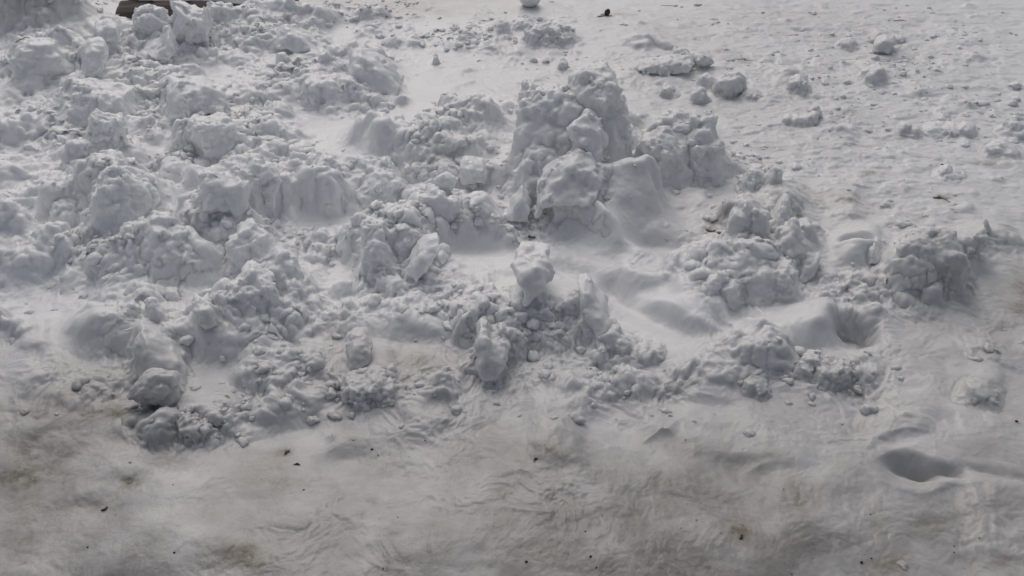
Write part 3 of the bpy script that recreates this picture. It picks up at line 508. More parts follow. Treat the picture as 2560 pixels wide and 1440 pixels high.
worn = np.clip(ell(2050, 280, 700, 330, 1.5) + .5 * ell(1250, 150, 400, 110, 1.5) + .35 * ell(1300, 1080, 1300, 120, 1.5), 0, 1) * (1 - np.clip(R, 0, 1))
clods(900, 23, .035, 3.4, .25, 0, .42, worn)
clods(3300, 21, .020, 5.2, .22, .25)


def soften(A, nr, ncl):
    """three running means down the rows and along the columns"""
    A = A.astype(np.float64)
    for ax, n in ((0, nr), (1, ncl)):
        for _ in range(3):
            pad = [(0, 0), (0, 0)]
            pad[ax] = (n + 1, n)
            cs_ = np.cumsum(np.pad(A, pad, mode='edge'), axis=ax)
            k = 2 * n + 1
            A = (np.take(cs_, np.arange(k, cs_.shape[ax]), ax) - np.take(cs_, np.arange(0, cs_.shape[ax] - k), ax)) / k
    return A


# slush and powder have filled the gaps between the lumps
S1 = soften(H, 7, 9)
H = smax(H, S1 + .002, .022).astype(np.float32)
H = (.65 * H + .35 * soften(H, 2, 2)).astype(np.float32)
clods(4600, 22, .013, 3.6, .30, .35)
H = (.35 * H + .65 * soften(H, 1, 1)).astype(np.float32)

# hollows and footprints: (u, v, half-length, half-width in metres, turn in degrees, depth, wall softness)
for (u, v, a, b, ang, dep, soft) in HOLLOWS:
    rx, ry, rz = ray(u, v)
    k = CAM_H / -rz
    x0, y0 = rx * k, ry * k
    m = slice(np.searchsorted(DR, math.hypot(x0, y0) - max(a, b) * 2.2), np.searchsorted(DR, math.hypot(x0, y0) + max(a, b) * 2.2))
    X, Y = GX[m] - x0, GY[m] - y0
    c, s_ = math.cos(math.radians(ang)), math.sin(math.radians(ang))
    wx = fbm(GX[m] * 7, GY[m] * 7, .4, 2, 31, .4) * .55
    r = np.sqrt(((X * c + Y * s_) / a) ** 2 + ((-X * s_ + Y * c) / b) ** 2) * (1 + wx * .5)
    dr = (np.hypot(GX[m], GY[m]) - math.hypot(x0, y0)) / b
    tilt = .30 + .70 * smooth(.5 + .6 * dr)
    H[m] -= dep * tilt * (1 - smooth((r - 1 + soft) / (2 * soft)))
    H[m] += dep * .10 * np.exp(-((r - 1.25 - soft) / .25) ** 2) * (.5 + wx)


dD = np.gradient(DR)[:, None]
gr = np.gradient(H, axis=0) / dD
gp = np.gradient(H, axis=1) / (DR[:, None] * np.gradient(PHI)[None])
sn, cs = np.sin(PHI)[None], np.cos(PHI)[None]
nx, ny = -(gr * sn + gp * cs), -(gr * cs - gp * sn)
ln = np.sqrt(nx * nx + ny * ny + 1)
nx, ny, nz = nx / ln, ny / ln, 1 / ln
wx = fbm(GX * 7, GY * 7, H * 7, 2, 61) * .05
wy = fbm(GX * 7, GY * 7, H * 7 + 9, 2, 62) * .05
X, Y, Z = GX + wx, GY + wy, H
crum = np.clip(.5 + 1.2 * fbm(GX * 4, GY * 4, 1.3, 2, 47), .1, 1.3)
disp = R * fbm(X * 6, Y * 6, Z * 6, 5, 51, .64) * .028
disp += R * (puffs(X * 15, Y * 15, Z * 15, 4) - .62) * .007
disp += R * crum * (puffs(X * 34, Y * 34, Z * 34, 2) - .62) * .010
disp += R * crum * fbm(X * 24, Y * 24, Z * 24, 4, 54, .62) * .013
disp += R * (.5 - np.abs(perlin(X * 11, Y * 11, Z * 11, 52)) - .5 * np.abs(perlin(X * 23, Y * 23, Z * 23, 53))) * .020
disp += R * fbm(X * 60, Y * 60, Z * 60, 2, 9) * .004
# packed snow: soft undulation and a few low scales
disp += (.38 + .62 * R) * fbm(GX * 5, GY * 6, H0 * 8, 3, 71, .42) * .013
disp += .0010 * np.minimum(fbm(GX * 48, GY * 52, .7, 4, 73, .6), .12)
# flakes and worn scales of the trodden crust, each with its little ledge
fl = fbm(GX * 5 + .3 * GY, GY * 11, .9, 3, 77, .6)
fl2 = fbm(GX * 13, GY * 24 + .4 * GX, 1.9, 3, 78, .6)
flk = np.clip(.04 + .42 * ell(2150, 260, 700, 400, 1.5) + .12 * ell(1100, 120, 500, 120, 1.5), 0, 1.2) * (1 - .6 * np.clip(R, 0, 1))
disp += flk * (.010 * smooth((fl - .02) / .16) + .006 * smooth((fl2 - .05) / .14))
front = ell(1280, 1300, 2200, 420, 2.0)
disp += front * fbm(GX * 2.4, GY * 2.8, 4.4, 3, 75, .4) * .022
disp *= (1 - far)
disp = disp.astype(np.float32)
GXf, GYf, GZf = GX + nx * disp, GY + ny * disp, H + nz * disp


def hit(u, v):
    """where the sight line through a photo pixel first meets the snow"""
    x, y, z = (float(a) for a in ray(u, v))
    ph = math.atan2(x, y)
    j = int(np.clip(np.searchsorted(PHI, ph), 1, NC - 2))
    hr = math.hypot(x, y)
    zr = CAM_H + z / hr * DR
    below = np.nonzero(GZf[:, j] >= zr)[0]
    i = below[0] if len(below) else NR - 1
    D = DR[i]
    return np.array([D * math.sin(ph), D * math.cos(ph), float(zr[i])]), ph


def ground_at(x, y):
    i = int(np.clip(np.searchsorted(DR, math.hypot(x, y)), 0, NR - 1))
    j = int(np.clip(np.searchsorted(PHI, math.atan2(x, y)), 0, NC - 1))
    return float(GZf[i, j])


def ground_arr(x, y):
    D, ph = np.hypot(x, y), np.arctan2(x, y)
    fi = np.clip(np.interp(D, DR, np.arange(NR)), 0, NR - 1.001)
    fj = np.clip(np.interp(ph, PHI, np.arange(NC)), 0, NC - 1.001)
    i, j = fi.astype(int), fj.astype(int)
    a, b = fi - i, fj - j
    return (GZf[i, j] * (1 - a) + GZf[i + 1, j] * a) * (1 - b) + (GZf[i, j + 1] * (1 - a) + GZf[i + 1, j + 1] * a) * b


# ------------------------------------------------------------------ meshes
def mesh_np(name, co, quads, tris=None, smooth_=True):
    me = bpy.data.meshes.new(name)
    nq = len(quads)
    nt = 0 if tris is None else len(tris)
    me.vertices.add(len(co))
    me.vertices.foreach_set('co', np.asarray(co, np.float32).ravel())
    me.loops.add(nq * 4 + nt * 3)
    li = np.asarray(quads, np.int32).ravel()
    if nt:
        li = np.concatenate([li, np.asarray(tris, np.int32).ravel()])
    me.loops.foreach_set('vertex_index', li)
    me.polygons.add(nq + nt)
    ls = np.concatenate([np.arange(nq) * 4, nq * 4 + np.arange(nt) * 3]).astype(np.int32)
    me.polygons.foreach_set('loop_start', ls)
    if smooth_:
        me.polygons.foreach_set('use_smooth', np.ones(nq + nt, bool))
    me.update(calc_edges=True)
    return me


def link(name, me, mat, parent=None):
    o = bpy.data.objects.new(name, me)
    C.objects.link(o)
    if mat and not me.materials:
        me.materials.append(mat)
    if parent:
        o.parent = parent
    return o


def tag(o, label=None, cat=None, group=None, kind=None):
    if label:
        o['label'] = label
    if cat:
        o['category'] = cat
    if group:
        o['group'] = group
    if kind:
        o['kind'] = kind
    return o


def surface_net(F, org, h):
    """faces where the field F changes sign (negative inside)"""
    ins = F < 0
    nx_, ny_, nz_ = F.shape
    corners = [(i, j, k) for i in (0, 1) for j in (0, 1) for k in (0, 1)]
    cnt = sum(ins[i:nx_ - 1 + i, j:ny_ - 1 + j, k:nz_ - 1 + k].astype(np.int8) for i, j, k in corners)
    act = (cnt > 0) & (cnt < 8)
    idx = -np.ones(act.shape, np.int64)
    A = np.argwhere(act)
    idx[act] = np.arange(len(A))
    pos = np.zeros((len(A), 3))
    num = np.zeros(len(A))
    for a in corners:
        for ax in range(3):
            if a[ax]:
                continue
            b = list(a)
            b[ax] = 1
            fa = F[A[:, 0] + a[0], A[:, 1] + a[1], A[:, 2] + a[2]]
            fb = F[A[:, 0] + b[0], A[:, 1] + b[1], A[:, 2] + b[2]]
            m = (fa < 0) != (fb < 0)
            t = fa[m] / (fa[m] - fb[m])
            p = np.tile(np.array(a, float), (m.sum(), 1))
            p[:, ax] += t
            pos[m] += p
            num[m] += 1
    co = org + (A + pos / num[:, None]) * h
    quads = []
    for ax in range(3):
        sl0 = [slice(None)] * 3
        sl1 = [slice(None)] * 3
        sl0[ax], sl1[ax] = slice(0, -1), slice(1, None)
        a, b = ins[tuple(sl0)], ins[tuple(sl1)]
        E = np.argwhere(a != b)
        o1, o2 = [(1, 2), (2, 0), (0, 1)][ax]
        ok = (E[:, o1] > 0) & (E[:, o2] > 0) & (E[:, o1] < F.shape[o1] - 1) & (E[:, o2] < F.shape[o2] - 1)
        E = E[ok]
        flip = a[tuple(E.T)]

        def cell(d1, d2):
            q = E.copy()
            q[:, o1] -= d1
            q[:, o2] -= d2
            return idx[tuple(q.T)]
        q = np.stack([cell(1, 1), cell(0, 1), cell(0, 0), cell(1, 0)], 1)
        q[~flip] = q[~flip][:, ::-1]
        quads.append(q)
    return co, np.concatenate(quads)


def poly_sd(px, pz, poly):
    d = np.full(px.shape, 1e9)
    s_ = np.ones(px.shape)
    n = len(poly)
    for i in range(n):
        ax, az = poly[i]
        bx, bz = poly[i - 1]
        ex, ez = bx - ax, bz - az
        wx_, wz_ = px - ax, pz - az
        t = np.clip((wx_ * ex + wz_ * ez) / (ex * ex + ez * ez + 1e-12), 0, 1)
        d = np.minimum(d, (wx_ - ex * t) ** 2 + (wz_ - ez * t) ** 2)
        c1, c2, c3 = pz >= az, pz < bz, ex * wz_ > ez * wx_
        s_ = np.where((c1 & c2 & c3) | (~c1 & ~c2 & ~c3), -s_, s_)
    return s_ * np.sqrt(d)


def dirs(r, n_):
    """n_ spread-out directions"""
    k = np.arange(n_) + .5
    z, t = 1 - 2 * k / n_, k * 2.39996 + r.uniform(0, 6.28)
    d = np.stack([np.sqrt(1 - z * z) * np.cos(t), np.sqrt(1 - z * z) * np.sin(t), z], 1) + r.normal(size=(n_, 3)) * .28
    q_, _ = np.linalg.qr(r.normal(size=(3, 3)))
    d = d @ q_
    return d / np.linalg.norm(d, axis=1)[:, None] * r.uniform(.9, 1.15, size=(n_, 1))


def chunk_mesh(vb, blobs=None, poly=None, thick=.06, lean=None, deep=1.0, rough=1.0, facet=0.0, seed=0, u0=None, back=0.0, vox=None, weld=.75, free=False):
    """a lump of snow standing where the foot pixel (u0, vb) meets the ground.
    Returns mesh data about that foot point, the point and the turn."""
    if blobs:
        us = [b[0] for b in blobs]
        ws = [b[2] for b in blobs]
        uc = u0 if u0 is not None else sum(u * w for u, w in zip(us, ws)) / sum(ws)
    else:
        uc = u0 if u0 is not None else (min(p[0] for p in poly) + max(p[0] for p in poly)) / 2
    P, ph = hit(uc, vb)
    D0 = math.hypot(P[0], P[1]) + back
    P = np.array([D0 * math.sin(ph), D0 * math.cos(ph), P[2]])
    m_px = math.hypot(D0, CAM_H - P[2]) / FPX
    rs, rc = math.sin(ph), math.cos(ph)

    if lean is None:
        lean = .15 if free else 1.5

    def local(u, v):                    # on a plane through the foot that leans back by `lean`
        x, y, z = (float(a) for a in ray(u, v))
        f_ = x * rs + y * rc
        k = (D0 + lean * (CAM_H - P[2])) / (f_ - lean * z)
        return (x * rc - y * rs) * k, CAM_H + z * k - P[2]
    h = vox or max(.0024, 2.6 * m_px)
    if blobs:
        B = []
        for b in blobs:
            X0, Z0 = local(b[0], b[1])
            r = b[2] * m_px
            rz = (b[3] if len(b) > 3 and b[3] else b[2]) * m_px
            fy = (b[4] if len(b) > 4 else 0) * m_px
            B.append((X0, lean * Z0 - fy, Z0, r, r * deep, rz))
        lo = np.array([min(b[i] - b[i + 3] for b in B) for i in range(3)])
        hi = np.array([max(b[i] + b[i + 3] for b in B) for i in range(3)])
        if not free:
            wd = max(b[3] for b in B)
            lo[2] = min(lo[2], -.03)
            lo[:2] -= wd * .30
            hi[:2] += wd * np.array([.30, 1.5])
        size = float(np.mean([min(b[3], b[5]) for b in B]))
    else:
        pl = [local(*p) for p in poly]
        zl, zh = min(p[1] for p in pl), max(p[1] for p in pl)
        xl, xh = min(p[0] for p in pl), max(p[0] for p in pl)
        yy = [lean * zl, lean * zh]
        lo = np.array([xl, min(yy) - thick, zl])
        hi = np.array([xh, max(yy) + thick * (1 if free else 2.6), zh])
        size = min(xh - xl, zh - zl) * .5
    mar = size * (.4 if free else .95) + 3 * h
    lo -= mar
    hi += mar
    while np.prod((hi - lo) / h) > 900000:
        h *= 1.1
    n = np.ceil((hi - lo) / h).astype(int) + 1
    gx, gy, gz = (a.astype(np.float32) for a in np.meshgrid(*(lo[i] + np.arange(n[i]) * h for i in range(3)), indexing='ij'))
    so = seed * 3.17
    fr = .9 / size
    wv = size * .42 * rough
    ax = gx + wv * fbm(gx * fr, gy * fr, gz * fr + so, 2, 1)
    ay = gy + wv * fbm(gx * fr, gy * fr, gz * fr + so, 2, 2)
    az = gz + wv * fbm(gx * fr, gy * fr, gz * fr + so, 2, 3)
    rf = np.random.default_rng(seed * 7 + 3)
    if blobs:
        F = None
        for (x0, y0, z0, rx_, ry_, rz_) in B:
            ddx, ddy, ddz = (ax - x0) / rx_, (ay - y0) / ry_, (az - z0) / rz_
            if not free:                # the lump grew out of the heap: it widens downwards and runs out behind
                down = np.clip(-ddz, 0, 6)
                ddz = np.where(ddz < 0, ddz * .35, ddz)
                ddx = ddx / (1 + .22 * down)
                ddy = np.where(ddy > 0, ddy * .42, ddy) / (1 + .35 * down)
            q = np.sqrt(ddx ** 2 + ddy ** 2 + ddz ** 2)
            pl2 = np.zeros(q.shape, np.float32)
            for nn in dirs(rf, 11):
                np.maximum(pl2, ddx * nn[0] + ddy * nn[1] + ddz * nn[2], out=pl2)
            q = q * .35 + pl2 * .68
            d = (q - 1) * min(rx_, ry_, rz_)
            F = d if F is None else -smax(-F, -d, size * .14)
    else:
        d2 = poly_sd(ax, az, pl)
        a = np.clip(-d2, 0, None)
        sc = min(size * .38, thick * .9)
        tk = thick * np.sqrt(np.clip(1 - (1 - np.clip(a / sc, 0, 1)) ** 2, 0, 1))
        yq = ay - lean * az
        if not free:
            yq = np.where(yq > 0, yq / (1 + 1.8 * np.clip((zh - az) / (zh - zl), 0, 1.5)), yq)
        F = np.where(d2 < 0, np.abs(yq) - tk, np.maximum(d2, np.abs(yq) - thick * .2))
        F = F * .8
    if facet:
        r2 = np.random.default_rng(seed + 100)
        ctr = (lo + hi) / 2
        for i in range(7):
            nn = r2.normal(size=3)
            nn /= np.linalg.norm(nn)
            off = ((hi - lo) / 2 - mar)
            sup = np.sqrt(((nn * off) ** 2).sum())
            pl_ = (gx - ctr[0]) * nn[0] + (gy - ctr[1]) * nn[1] + (gz - ctr[2]) * nn[2] - sup * (1 - facet * r2.random())
            F = smax(F, pl_, size * .12)
    cs_ = so + P[0] * 3
    band = np.nonzero(np.abs(F) < rough * size * .30 + .03)
    bx, by, bz = gx[band], gy[band], gz[band]
    rg = rough * .85 * (.45 + 1.5 * smooth(.5 + 1.3 * fbm(bx * 7 + cs_, by * 7, bz * 7, 2, seed + 5)) + .5 * smooth((bz - lo[2]) / (hi[2] - lo[2]) * 1.6 - .6))
    f = rg * size * .20 * fbm(bx / size * 1.2 + cs_, by / size * 1.2, bz / size * 1.2, 4, seed, .6)
    f = f + rg * min(.008, size * .10) * (puffs(bx * 15 + cs_, by * 15, bz * 15, seed + 1) - .6)
    f = f + rg * min(.012, size * .13) * (.5 * (puffs(bx * 36 + cs_, by * 36, bz * 36, seed + 2) - .6) + .9 * fbm(bx * 26 + cs_, by * 26, bz * 26, 4, seed + 2, .62))
    f = f + .0025 * rg * fbm(bx * 80 + cs_, by * 80, bz * 80, 3, seed)
    F[band] -= f
    # frozen onto the snow it stands on
    wx2, wy2 = P[0] + gx[:, :, 0] * rc + gy[:, :, 0] * rs, P[1] - gx[:, :, 0] * rs + gy[:, :, 0] * rc
    G = (gz + P[2] - ground_arr(wx2, wy2)[:, :, None]) * .75
    kk = size * weld
    ex = np.minimum(np.minimum(gx - lo[0], gx[-1, 0, 0] - gx), np.minimum(gy - lo[1], gy[0, -1, 0] - gy))
    F = F + size * 2 * (1 - smooth(ex / (mar * .55)))
    F = -smax(-F, -G, kk) + .0022
    F = np.maximum(F, -(G + .03 + size * .2))
    # close the field at its margin
    for ax_ in range(3):
        F = np.moveaxis(F, ax_, 0)
        F[0] = F[-1] = np.maximum(F[0], h)
        F = np.moveaxis(F, 0, ax_)
    co, q = surface_net(F, lo, h)
    return co, q, P, ph


# ------------------------------------------------------------------ materials
def new_mat(name):
    m = bpy.data.materials.new(name)
    m.use_nodes = True
    return m, m.node_tree, m.node_tree.nodes['Principled BSDF']


def nd(nt_, typ, **kw):
    n_ = nt_.nodes.new(typ)
    for k_, v_ in kw.items():
        if hasattr(n_, k_):
            setattr(n_, k_, v_)
        else:
            n_.inputs[k_].default_value = v_
    return n_


def mix(nt_, a, b, fac, mode='MIX'):
    m = nt_.nodes.new('ShaderNodeMix')
    m.data_type = 'RGBA'
    m.blend_type = mode
    for sock, val in ((m.inputs[0], fac), (m.inputs[6], a), (m.inputs[7], b)):
        if hasattr(val, 'is_linked'):
            nt_.links.new(val, sock)
        else:
            sock.default_value = val
    return m.outputs[2]


SNOW, t_, b_ = new_mat('snow')
geo = nd(t_, 'ShaderNodeNewGeometry')
ad = nd(t_, 'ShaderNodeAttribute', attribute_name='dirt')
af = nd(t_, 'ShaderNodeAttribute', attribute_name='grime_shade')
am = nd(t_, 'ShaderNodeAttribute', attribute_name='moss')
nfine = nd(t_, 'ShaderNodeTexNoise', Scale=95.0, Detail=4.0, Roughness=.65)
nmid = nd(t_, 'ShaderNodeTexNoise', Scale=7.0, Detail=4.0, Roughness=.6)
nspk = nd(t_, 'ShaderNodeTexNoise', Scale=210.0, Detail=2.0)
for n_ in (nfine, nmid, nspk):
    t_.links.new(geo.outputs['Position'], n_.inputs['Vector'])
dirtcol = mix(t_, (.20, .165, .115, 1), (.12, .128, .085, 1), am.outputs['Fac'])
# clean snow differs a little from place to place: wetter, greyer patches
base = mix(t_, (.86, .87, .885, 1), (.80, .80, .80, 1), nmid.outputs['Fac'])
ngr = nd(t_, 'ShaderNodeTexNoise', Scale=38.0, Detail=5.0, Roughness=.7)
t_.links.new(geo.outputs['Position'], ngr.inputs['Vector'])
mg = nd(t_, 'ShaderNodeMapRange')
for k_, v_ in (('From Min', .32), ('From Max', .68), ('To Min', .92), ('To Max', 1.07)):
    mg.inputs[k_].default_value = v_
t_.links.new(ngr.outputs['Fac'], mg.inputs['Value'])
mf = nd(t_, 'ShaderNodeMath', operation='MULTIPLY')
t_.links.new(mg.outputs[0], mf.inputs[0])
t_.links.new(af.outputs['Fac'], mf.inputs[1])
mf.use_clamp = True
base = mix(t_, base, (.25, .241, .230, 1), mf.outputs[0])  # grey for trodden dirt and for the painted front shade
mul = nd(t_, 'ShaderNodeMath', operation='MULTIPLY')
mr = nd(t_, 'ShaderNodeMapRange')
mr.inputs['From Min'].default_value = .3
mr.inputs['From Max'].default_value = .7
mr.inputs['To Min'].default_value = .45
mr.inputs['To Max'].default_value = 1.35
t_.links.new(nfine.outputs['Fac'], mr.inputs['Value'])
t_.links.new(ad.outputs['Fac'], mul.inputs[0])
t_.links.new(mr.outputs[0], mul.inputs[1])
mul.use_clamp = True
col = mix(t_, base, dirtcol, mul.outputs[0])
t_.links.new(col, b_.inputs['Base Color'])
b_.inputs['Roughness'].default_value = .38
b_.inputs['Specular IOR Level'].default_value = .38
b_.inputs['Subsurface Weight'].default_value = .9
b_.inputs['Subsurface Radius'].default_value = (1.0, 1.0, 1.0)
b_.inputs['Subsurface Scale'].default_value = .020
bmp = nd(t_, 'ShaderNodeBump', Strength=.38, Distance=.0016)
ns2 = nd(t_, 'ShaderNodeMath', operation='ADD')
t_.links.new(nfine.outputs['Fac'], ns2.inputs[0])
t_.links.new(nspk.outputs['Fac'], ns2.inputs[1])
t_.links.new(ns2.outputs[0], bmp.inputs['Height'])
t_.links.new(bmp.outputs[0], b_.inputs['Normal'])


def plain(name, c1, c2, scale=30.0, rough=.8, stretch=None, bump=.003):
    m, t, b = new_mat(name)
    tc = nd(t, 'ShaderNodeTexCoord')
    n1 = nd(t, 'ShaderNodeTexNoise', Scale=scale, Detail=5.0, Roughness=.65)
    if stretch:
        mp = nd(t, 'ShaderNodeMapping')
        mp.inputs['Scale'].default_value = stretch
        t.links.new(tc.outputs['Object'], mp.inputs[0])
        t.links.new(mp.outputs[0], n1.inputs['Vector'])
    else:
        t.links.new(tc.outputs['Object'], n1.inputs['Vector'])
    t.links.new(mix(t, c1, c2, n1.outputs['Fac']), b.inputs['Base Color'])
    b.inputs['Roughness'].default_value = rough
    bp = nd(t, 'ShaderNodeBump', Strength=.7, Distance=bump)
    t.links.new(n1.outputs['Fac'], bp.inputs['Height'])
    t.links.new(bp.outputs[0], b.inputs['Normal'])
    return m


WOOD = plain('weathered_wood', (.17, .14, .115, 1), (.03, .025, .021, 1), 6.0, .85, (1.2, 7, 7))
BARK = plain('brown_bud', (.085, .045, .028, 1), (.03, .018, .012, 1), 160.0, .55)
LEAF = plain('dry_leaf', (.16, .10, .05, 1), (.06, .045, .025, 1), 60.0, .7)
GRIT = plain('grit', (.03, .026, .022, 1), (.012, .012, .012, 1), 200.0, .7)

# ------------------------------------------------------------------ ground object
idx = np.arange(NR * NC).reshape(NR, NC)
quads = np.stack([idx[:-1, :-1], idx[:-1, 1:], idx[1:, 1:], idx[1:, :-1]], -1).reshape(-1, 4)
co = np.stack([GXf, GYf, GZf], -1).reshape(-1, 3)
me = mesh_np('snow_ground', co, quads)
dirt = np.zeros(GX.shape, np.float32)
moss = np.zeros(GX.shape, np.float32)
brk = .65 + .9 * fbm(GX * 14, GY * 14, 3.3, 3, 81)
for (u, v, ru, rv, val, g) in STAINS:
    w = ell(u, v, ru, rv, 1.0) * val * np.clip(brk, .15, 1.6) * (1.45 if v > 800 else 1.0)
    dirt += w
    moss += w * g
# patchy grey: old dirt, plus the dimmer light of the front painted in
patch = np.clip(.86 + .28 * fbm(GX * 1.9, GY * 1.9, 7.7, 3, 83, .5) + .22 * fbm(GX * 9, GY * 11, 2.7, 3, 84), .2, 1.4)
grime_shade = np.zeros(GX.shape, np.float32)
for (u, v, ru, rv, val) in GRIME_SHADE:
    grime_shade = np.maximum(grime_shade, ell(u, v, ru, rv, 1.4) * val)
grime_shade = grime_shade * patch
at = me.attributes.new('grime_shade', 'FLOAT', 'POINT')
at.data.foreach_set('value', np.clip(grime_shade, 0, 1).ravel().astype(np.float32))
at = me.attributes.new('dirt', 'FLOAT', 'POINT')
at.data.foreach_set('value', np.clip(dirt, 0, 1).ravel())
at = me.attributes.new('moss', 'FLOAT', 'POINT')
at.data.foreach_set('value', np.clip(moss, 0, 1).ravel())
tag(link('snow_ground', me, SNOW), kind='structure')

# the wider field all round, a little lower
B = 400.0
n = 41
g = np.linspace(-B, B, n)
xx, yy = np.meshgrid(g, g, indexing='ij')
zz = np.full(xx.shape, -.22)
ii = np.arange(n * n).reshape(n, n)
me = mesh_np('snow_field', np.stack([xx, yy, zz], -1).reshape(-1, 3), np.stack([ii[:-1, :-1], ii[1:, :-1], ii[1:, 1:], ii[:-1, 1:]], -1).reshape(-1, 4))
tag(link('snow_field', me, SNOW), kind='structure')



def sample(A, x, y):
    i = np.clip(np.searchsorted(DR, np.hypot(x, y)), 0, NR - 1)
    j = np.clip(np.searchsorted(PHI, np.arctan2(x, y)), 0, NC - 1)
    return A[i, j]


# ------------------------------------------------------------------ chunks
for i, (label, spec) in enumerate(CHUNKS):
    spec = dict(spec)
    stain = spec.pop('stain', 0)
    co, q, P, ph = chunk_mesh(seed=i + 1, **spec)
    me = mesh_np('snow_chunk', co, q)
    wx, wy = P[0] + co[:, 0] * math.cos(ph) + co[:, 1] * math.sin(ph), P[1] - co[:, 0] * math.sin(ph) + co[:, 1] * math.cos(ph)
    at = me.attributes.new('grime_shade', 'FLOAT', 'POINT')
    at.data.foreach_set('value', sample(grime_shade, wx, wy).astype(np.float32))
    if stain:
        zz = co[:, 2]
        w = stain * smooth((np.percentile(zz, 75) - zz) / max(.01, np.ptp(zz) * .5))
        at = me.attributes.new('dirt', 'FLOAT', 'POINT')
        at.data.foreach_set('value', w.astype(np.float32))
    o = link('snow_chunk', me, SNOW)
    o.location = P
    o.rotation_euler = (0, 0, -ph)
    tag(o, label, 'snow chunk', 'chunks of broken snow')

# ------------------------------------------------------------------ crumbs: too many to count
def ico(n):
    import bmesh
    bm = bmesh.new()
    bmesh.ops.create_icosphere(bm, subdivisions=n, radius=1)
    bm.verts.ensure_lookup_table()
    v = np.array([x.co[:] for x in bm.verts])
    f = np.array([[y.index for y in x.verts] for x in bm.faces])
    bm.free()
    return v, f


def crumbs(name, n_, dens, rmin, rmax, power, seed):
    r = np.random.default_rng(seed)
    v0, f0 = ico(3)
    protos = []
    for k in range(8):
        q = v0 * (1 + .42 * perlin(v0[:, 0] * 1.1, v0[:, 1] * 1.1, v0[:, 2] * 1.1 + k * 5, k)[:, None]
                  + .20 * (puffs(v0[:, 0] * 1.3 + k, v0[:, 1] * 1.3, v0[:, 2] * 1.3, k) - .6)[:, None]
                  + .16 * perlin(v0[:, 0] * 3, v0[:, 1] * 4, v0[:, 2] * 4 + k, k + 3)[:, None])
        pk = np.zeros(len(v0))
        for nn in dirs(r, 12):
            pk = np.maximum(pk, v0 @ nn)
        protos.append(q / (.3 + .7 * pk)[:, None] * np.array([1.1, .95, .8]))
    cos, fs, off, made, tries = [], [], 0, 0, 0
    while made < n_ and tries < n_ * 40:
        tries += 1
        i, j = int(r.integers(0, NR)), int(r.integers(0, NC))
        # even per ground area between 1.2 and 7 m
        D = math.sqrt(r.uniform(1.2 ** 2, 6.6 ** 2))
        i = int(np.searchsorted(DR, D))
        if r.random() > dens[i, j]:
            continue
        s = rmin * (rmax / rmin) ** (r.random() ** power)
        a = r.uniform(0, 2 * math.pi)
        q = protos[int(r.integers(0, 8))] * s * np.array([r.uniform(.8, 1.3), r.uniform(.8, 1.2), r.uniform(.7, 1.1)])
        q = q @ np.array([[math.cos(a), math.sin(a), 0], [-math.sin(a), math.cos(a), 0], [0, 0, 1]])
        cos.append(q + np.array([GXf[i, j], GYf[i, j], GZf[i, j] + s * r.uniform(-.45, .15)]))
        fs.append(f0 + off)
        off += len(v0)
        made += 1
    co = np.concatenate(cos)
    me = mesh_np(name, co, np.zeros((0, 4), int), np.concatenate(fs))
    at = me.attributes.new('grime_shade', 'FLOAT', 'POINT')
    at.data.foreach_set('value', sample(grime_shade, co[:, 0], co[:, 1]).astype(np.float32))
    return link(name, me, SNOW)


cl = np.clip(.2 + 1.6 * fbm(GX * 2.6, GY * 2.6, 9.1, 3, 91), 0, 1)
dens = np.clip(R, 0, 1) ** 1.5 * cl * .9 + .006 * cl
dens = dens * (1 - .93 * front)
for (u, v, ru, rv, val) in CRUMBLY:
    dens = dens + ell(u, v, ru, rv, 1.0) * val
tag(crumbs('snow_crumbs', 3600, dens, .004, .020, 1.6, 5), kind='stuff')


# ------------------------------------------------------------------ a snowball, the log, bits of plants
def blob_obj(name, u, v, r, mat, sq=(1, 1, 1), sink=.25, amp=.05, parent=None, rot=(0, 0, 0), dz=0):
    P, ph = hit(u, v)
    v0, f0 = ico(4)
    q = v0 * (1 + amp * fbm(v0[:, 0] * 1.6, v0[:, 1] * 1.6, v0[:, 2] * 1.6 + u, 3, 3)[:, None]) * np.array(sq) * r
    o = link(name, mesh_np(name, q, np.zeros((0, 4), int), f0), mat, parent)
    o.location = P + np.array([0, 0, r * sq[2] * (1 - sink) + dz])
    o.rotation_euler = (rot[0], rot[1], rot[2] - ph)
    return o


tag(blob_obj('snowball', 1325, 15, .066, SNOW, (1, 1, .96), .12, .05), 'smooth round snowball lying on the packed snow at the top', 'snowball')


def tube(name, pts, rads, mat, parent=None, n_=8):
    pts = np.array(pts, float)
    co, fq = [], []
    for i, p in enumerate(pts):
        d = pts[min(i + 1, len(pts) - 1)] - pts[max(i - 1, 0)]
        d /= np.linalg.norm(d)
        a = np.cross(d, [0, 0, 1.0])
        if np.linalg.norm(a) < .1:
            a = np.cross(d, [1.0, 0, 0])
        a /= np.linalg.norm(a)
        b = np.cross(a, d)
        for k in range(n_):
            t = 2 * math.pi * k / n_
            co.append(p + rads[i] * (math.cos(t) * a + math.sin(t) * b))
    m = len(pts)
    for i in range(m - 1):
        for k in range(n_):
            fq.append((i * n_ + k, i * n_ + (k + 1) % n_, (i + 1) * n_ + (k + 1) % n_, (i + 1) * n_ + k))
    co.append(pts[0])
    co.append(pts[-1])
    ft = [(m * n_, (k + 1) % n_, k) for k in range(n_)] + [(m * n_ + 1, (m - 1) * n_ + k, (m - 1) * n_ + (k + 1) % n_) for k in range(n_)]
    return link(name, mesh_np(name, np.array(co), np.array(fq), np.array(ft)), mat, parent)


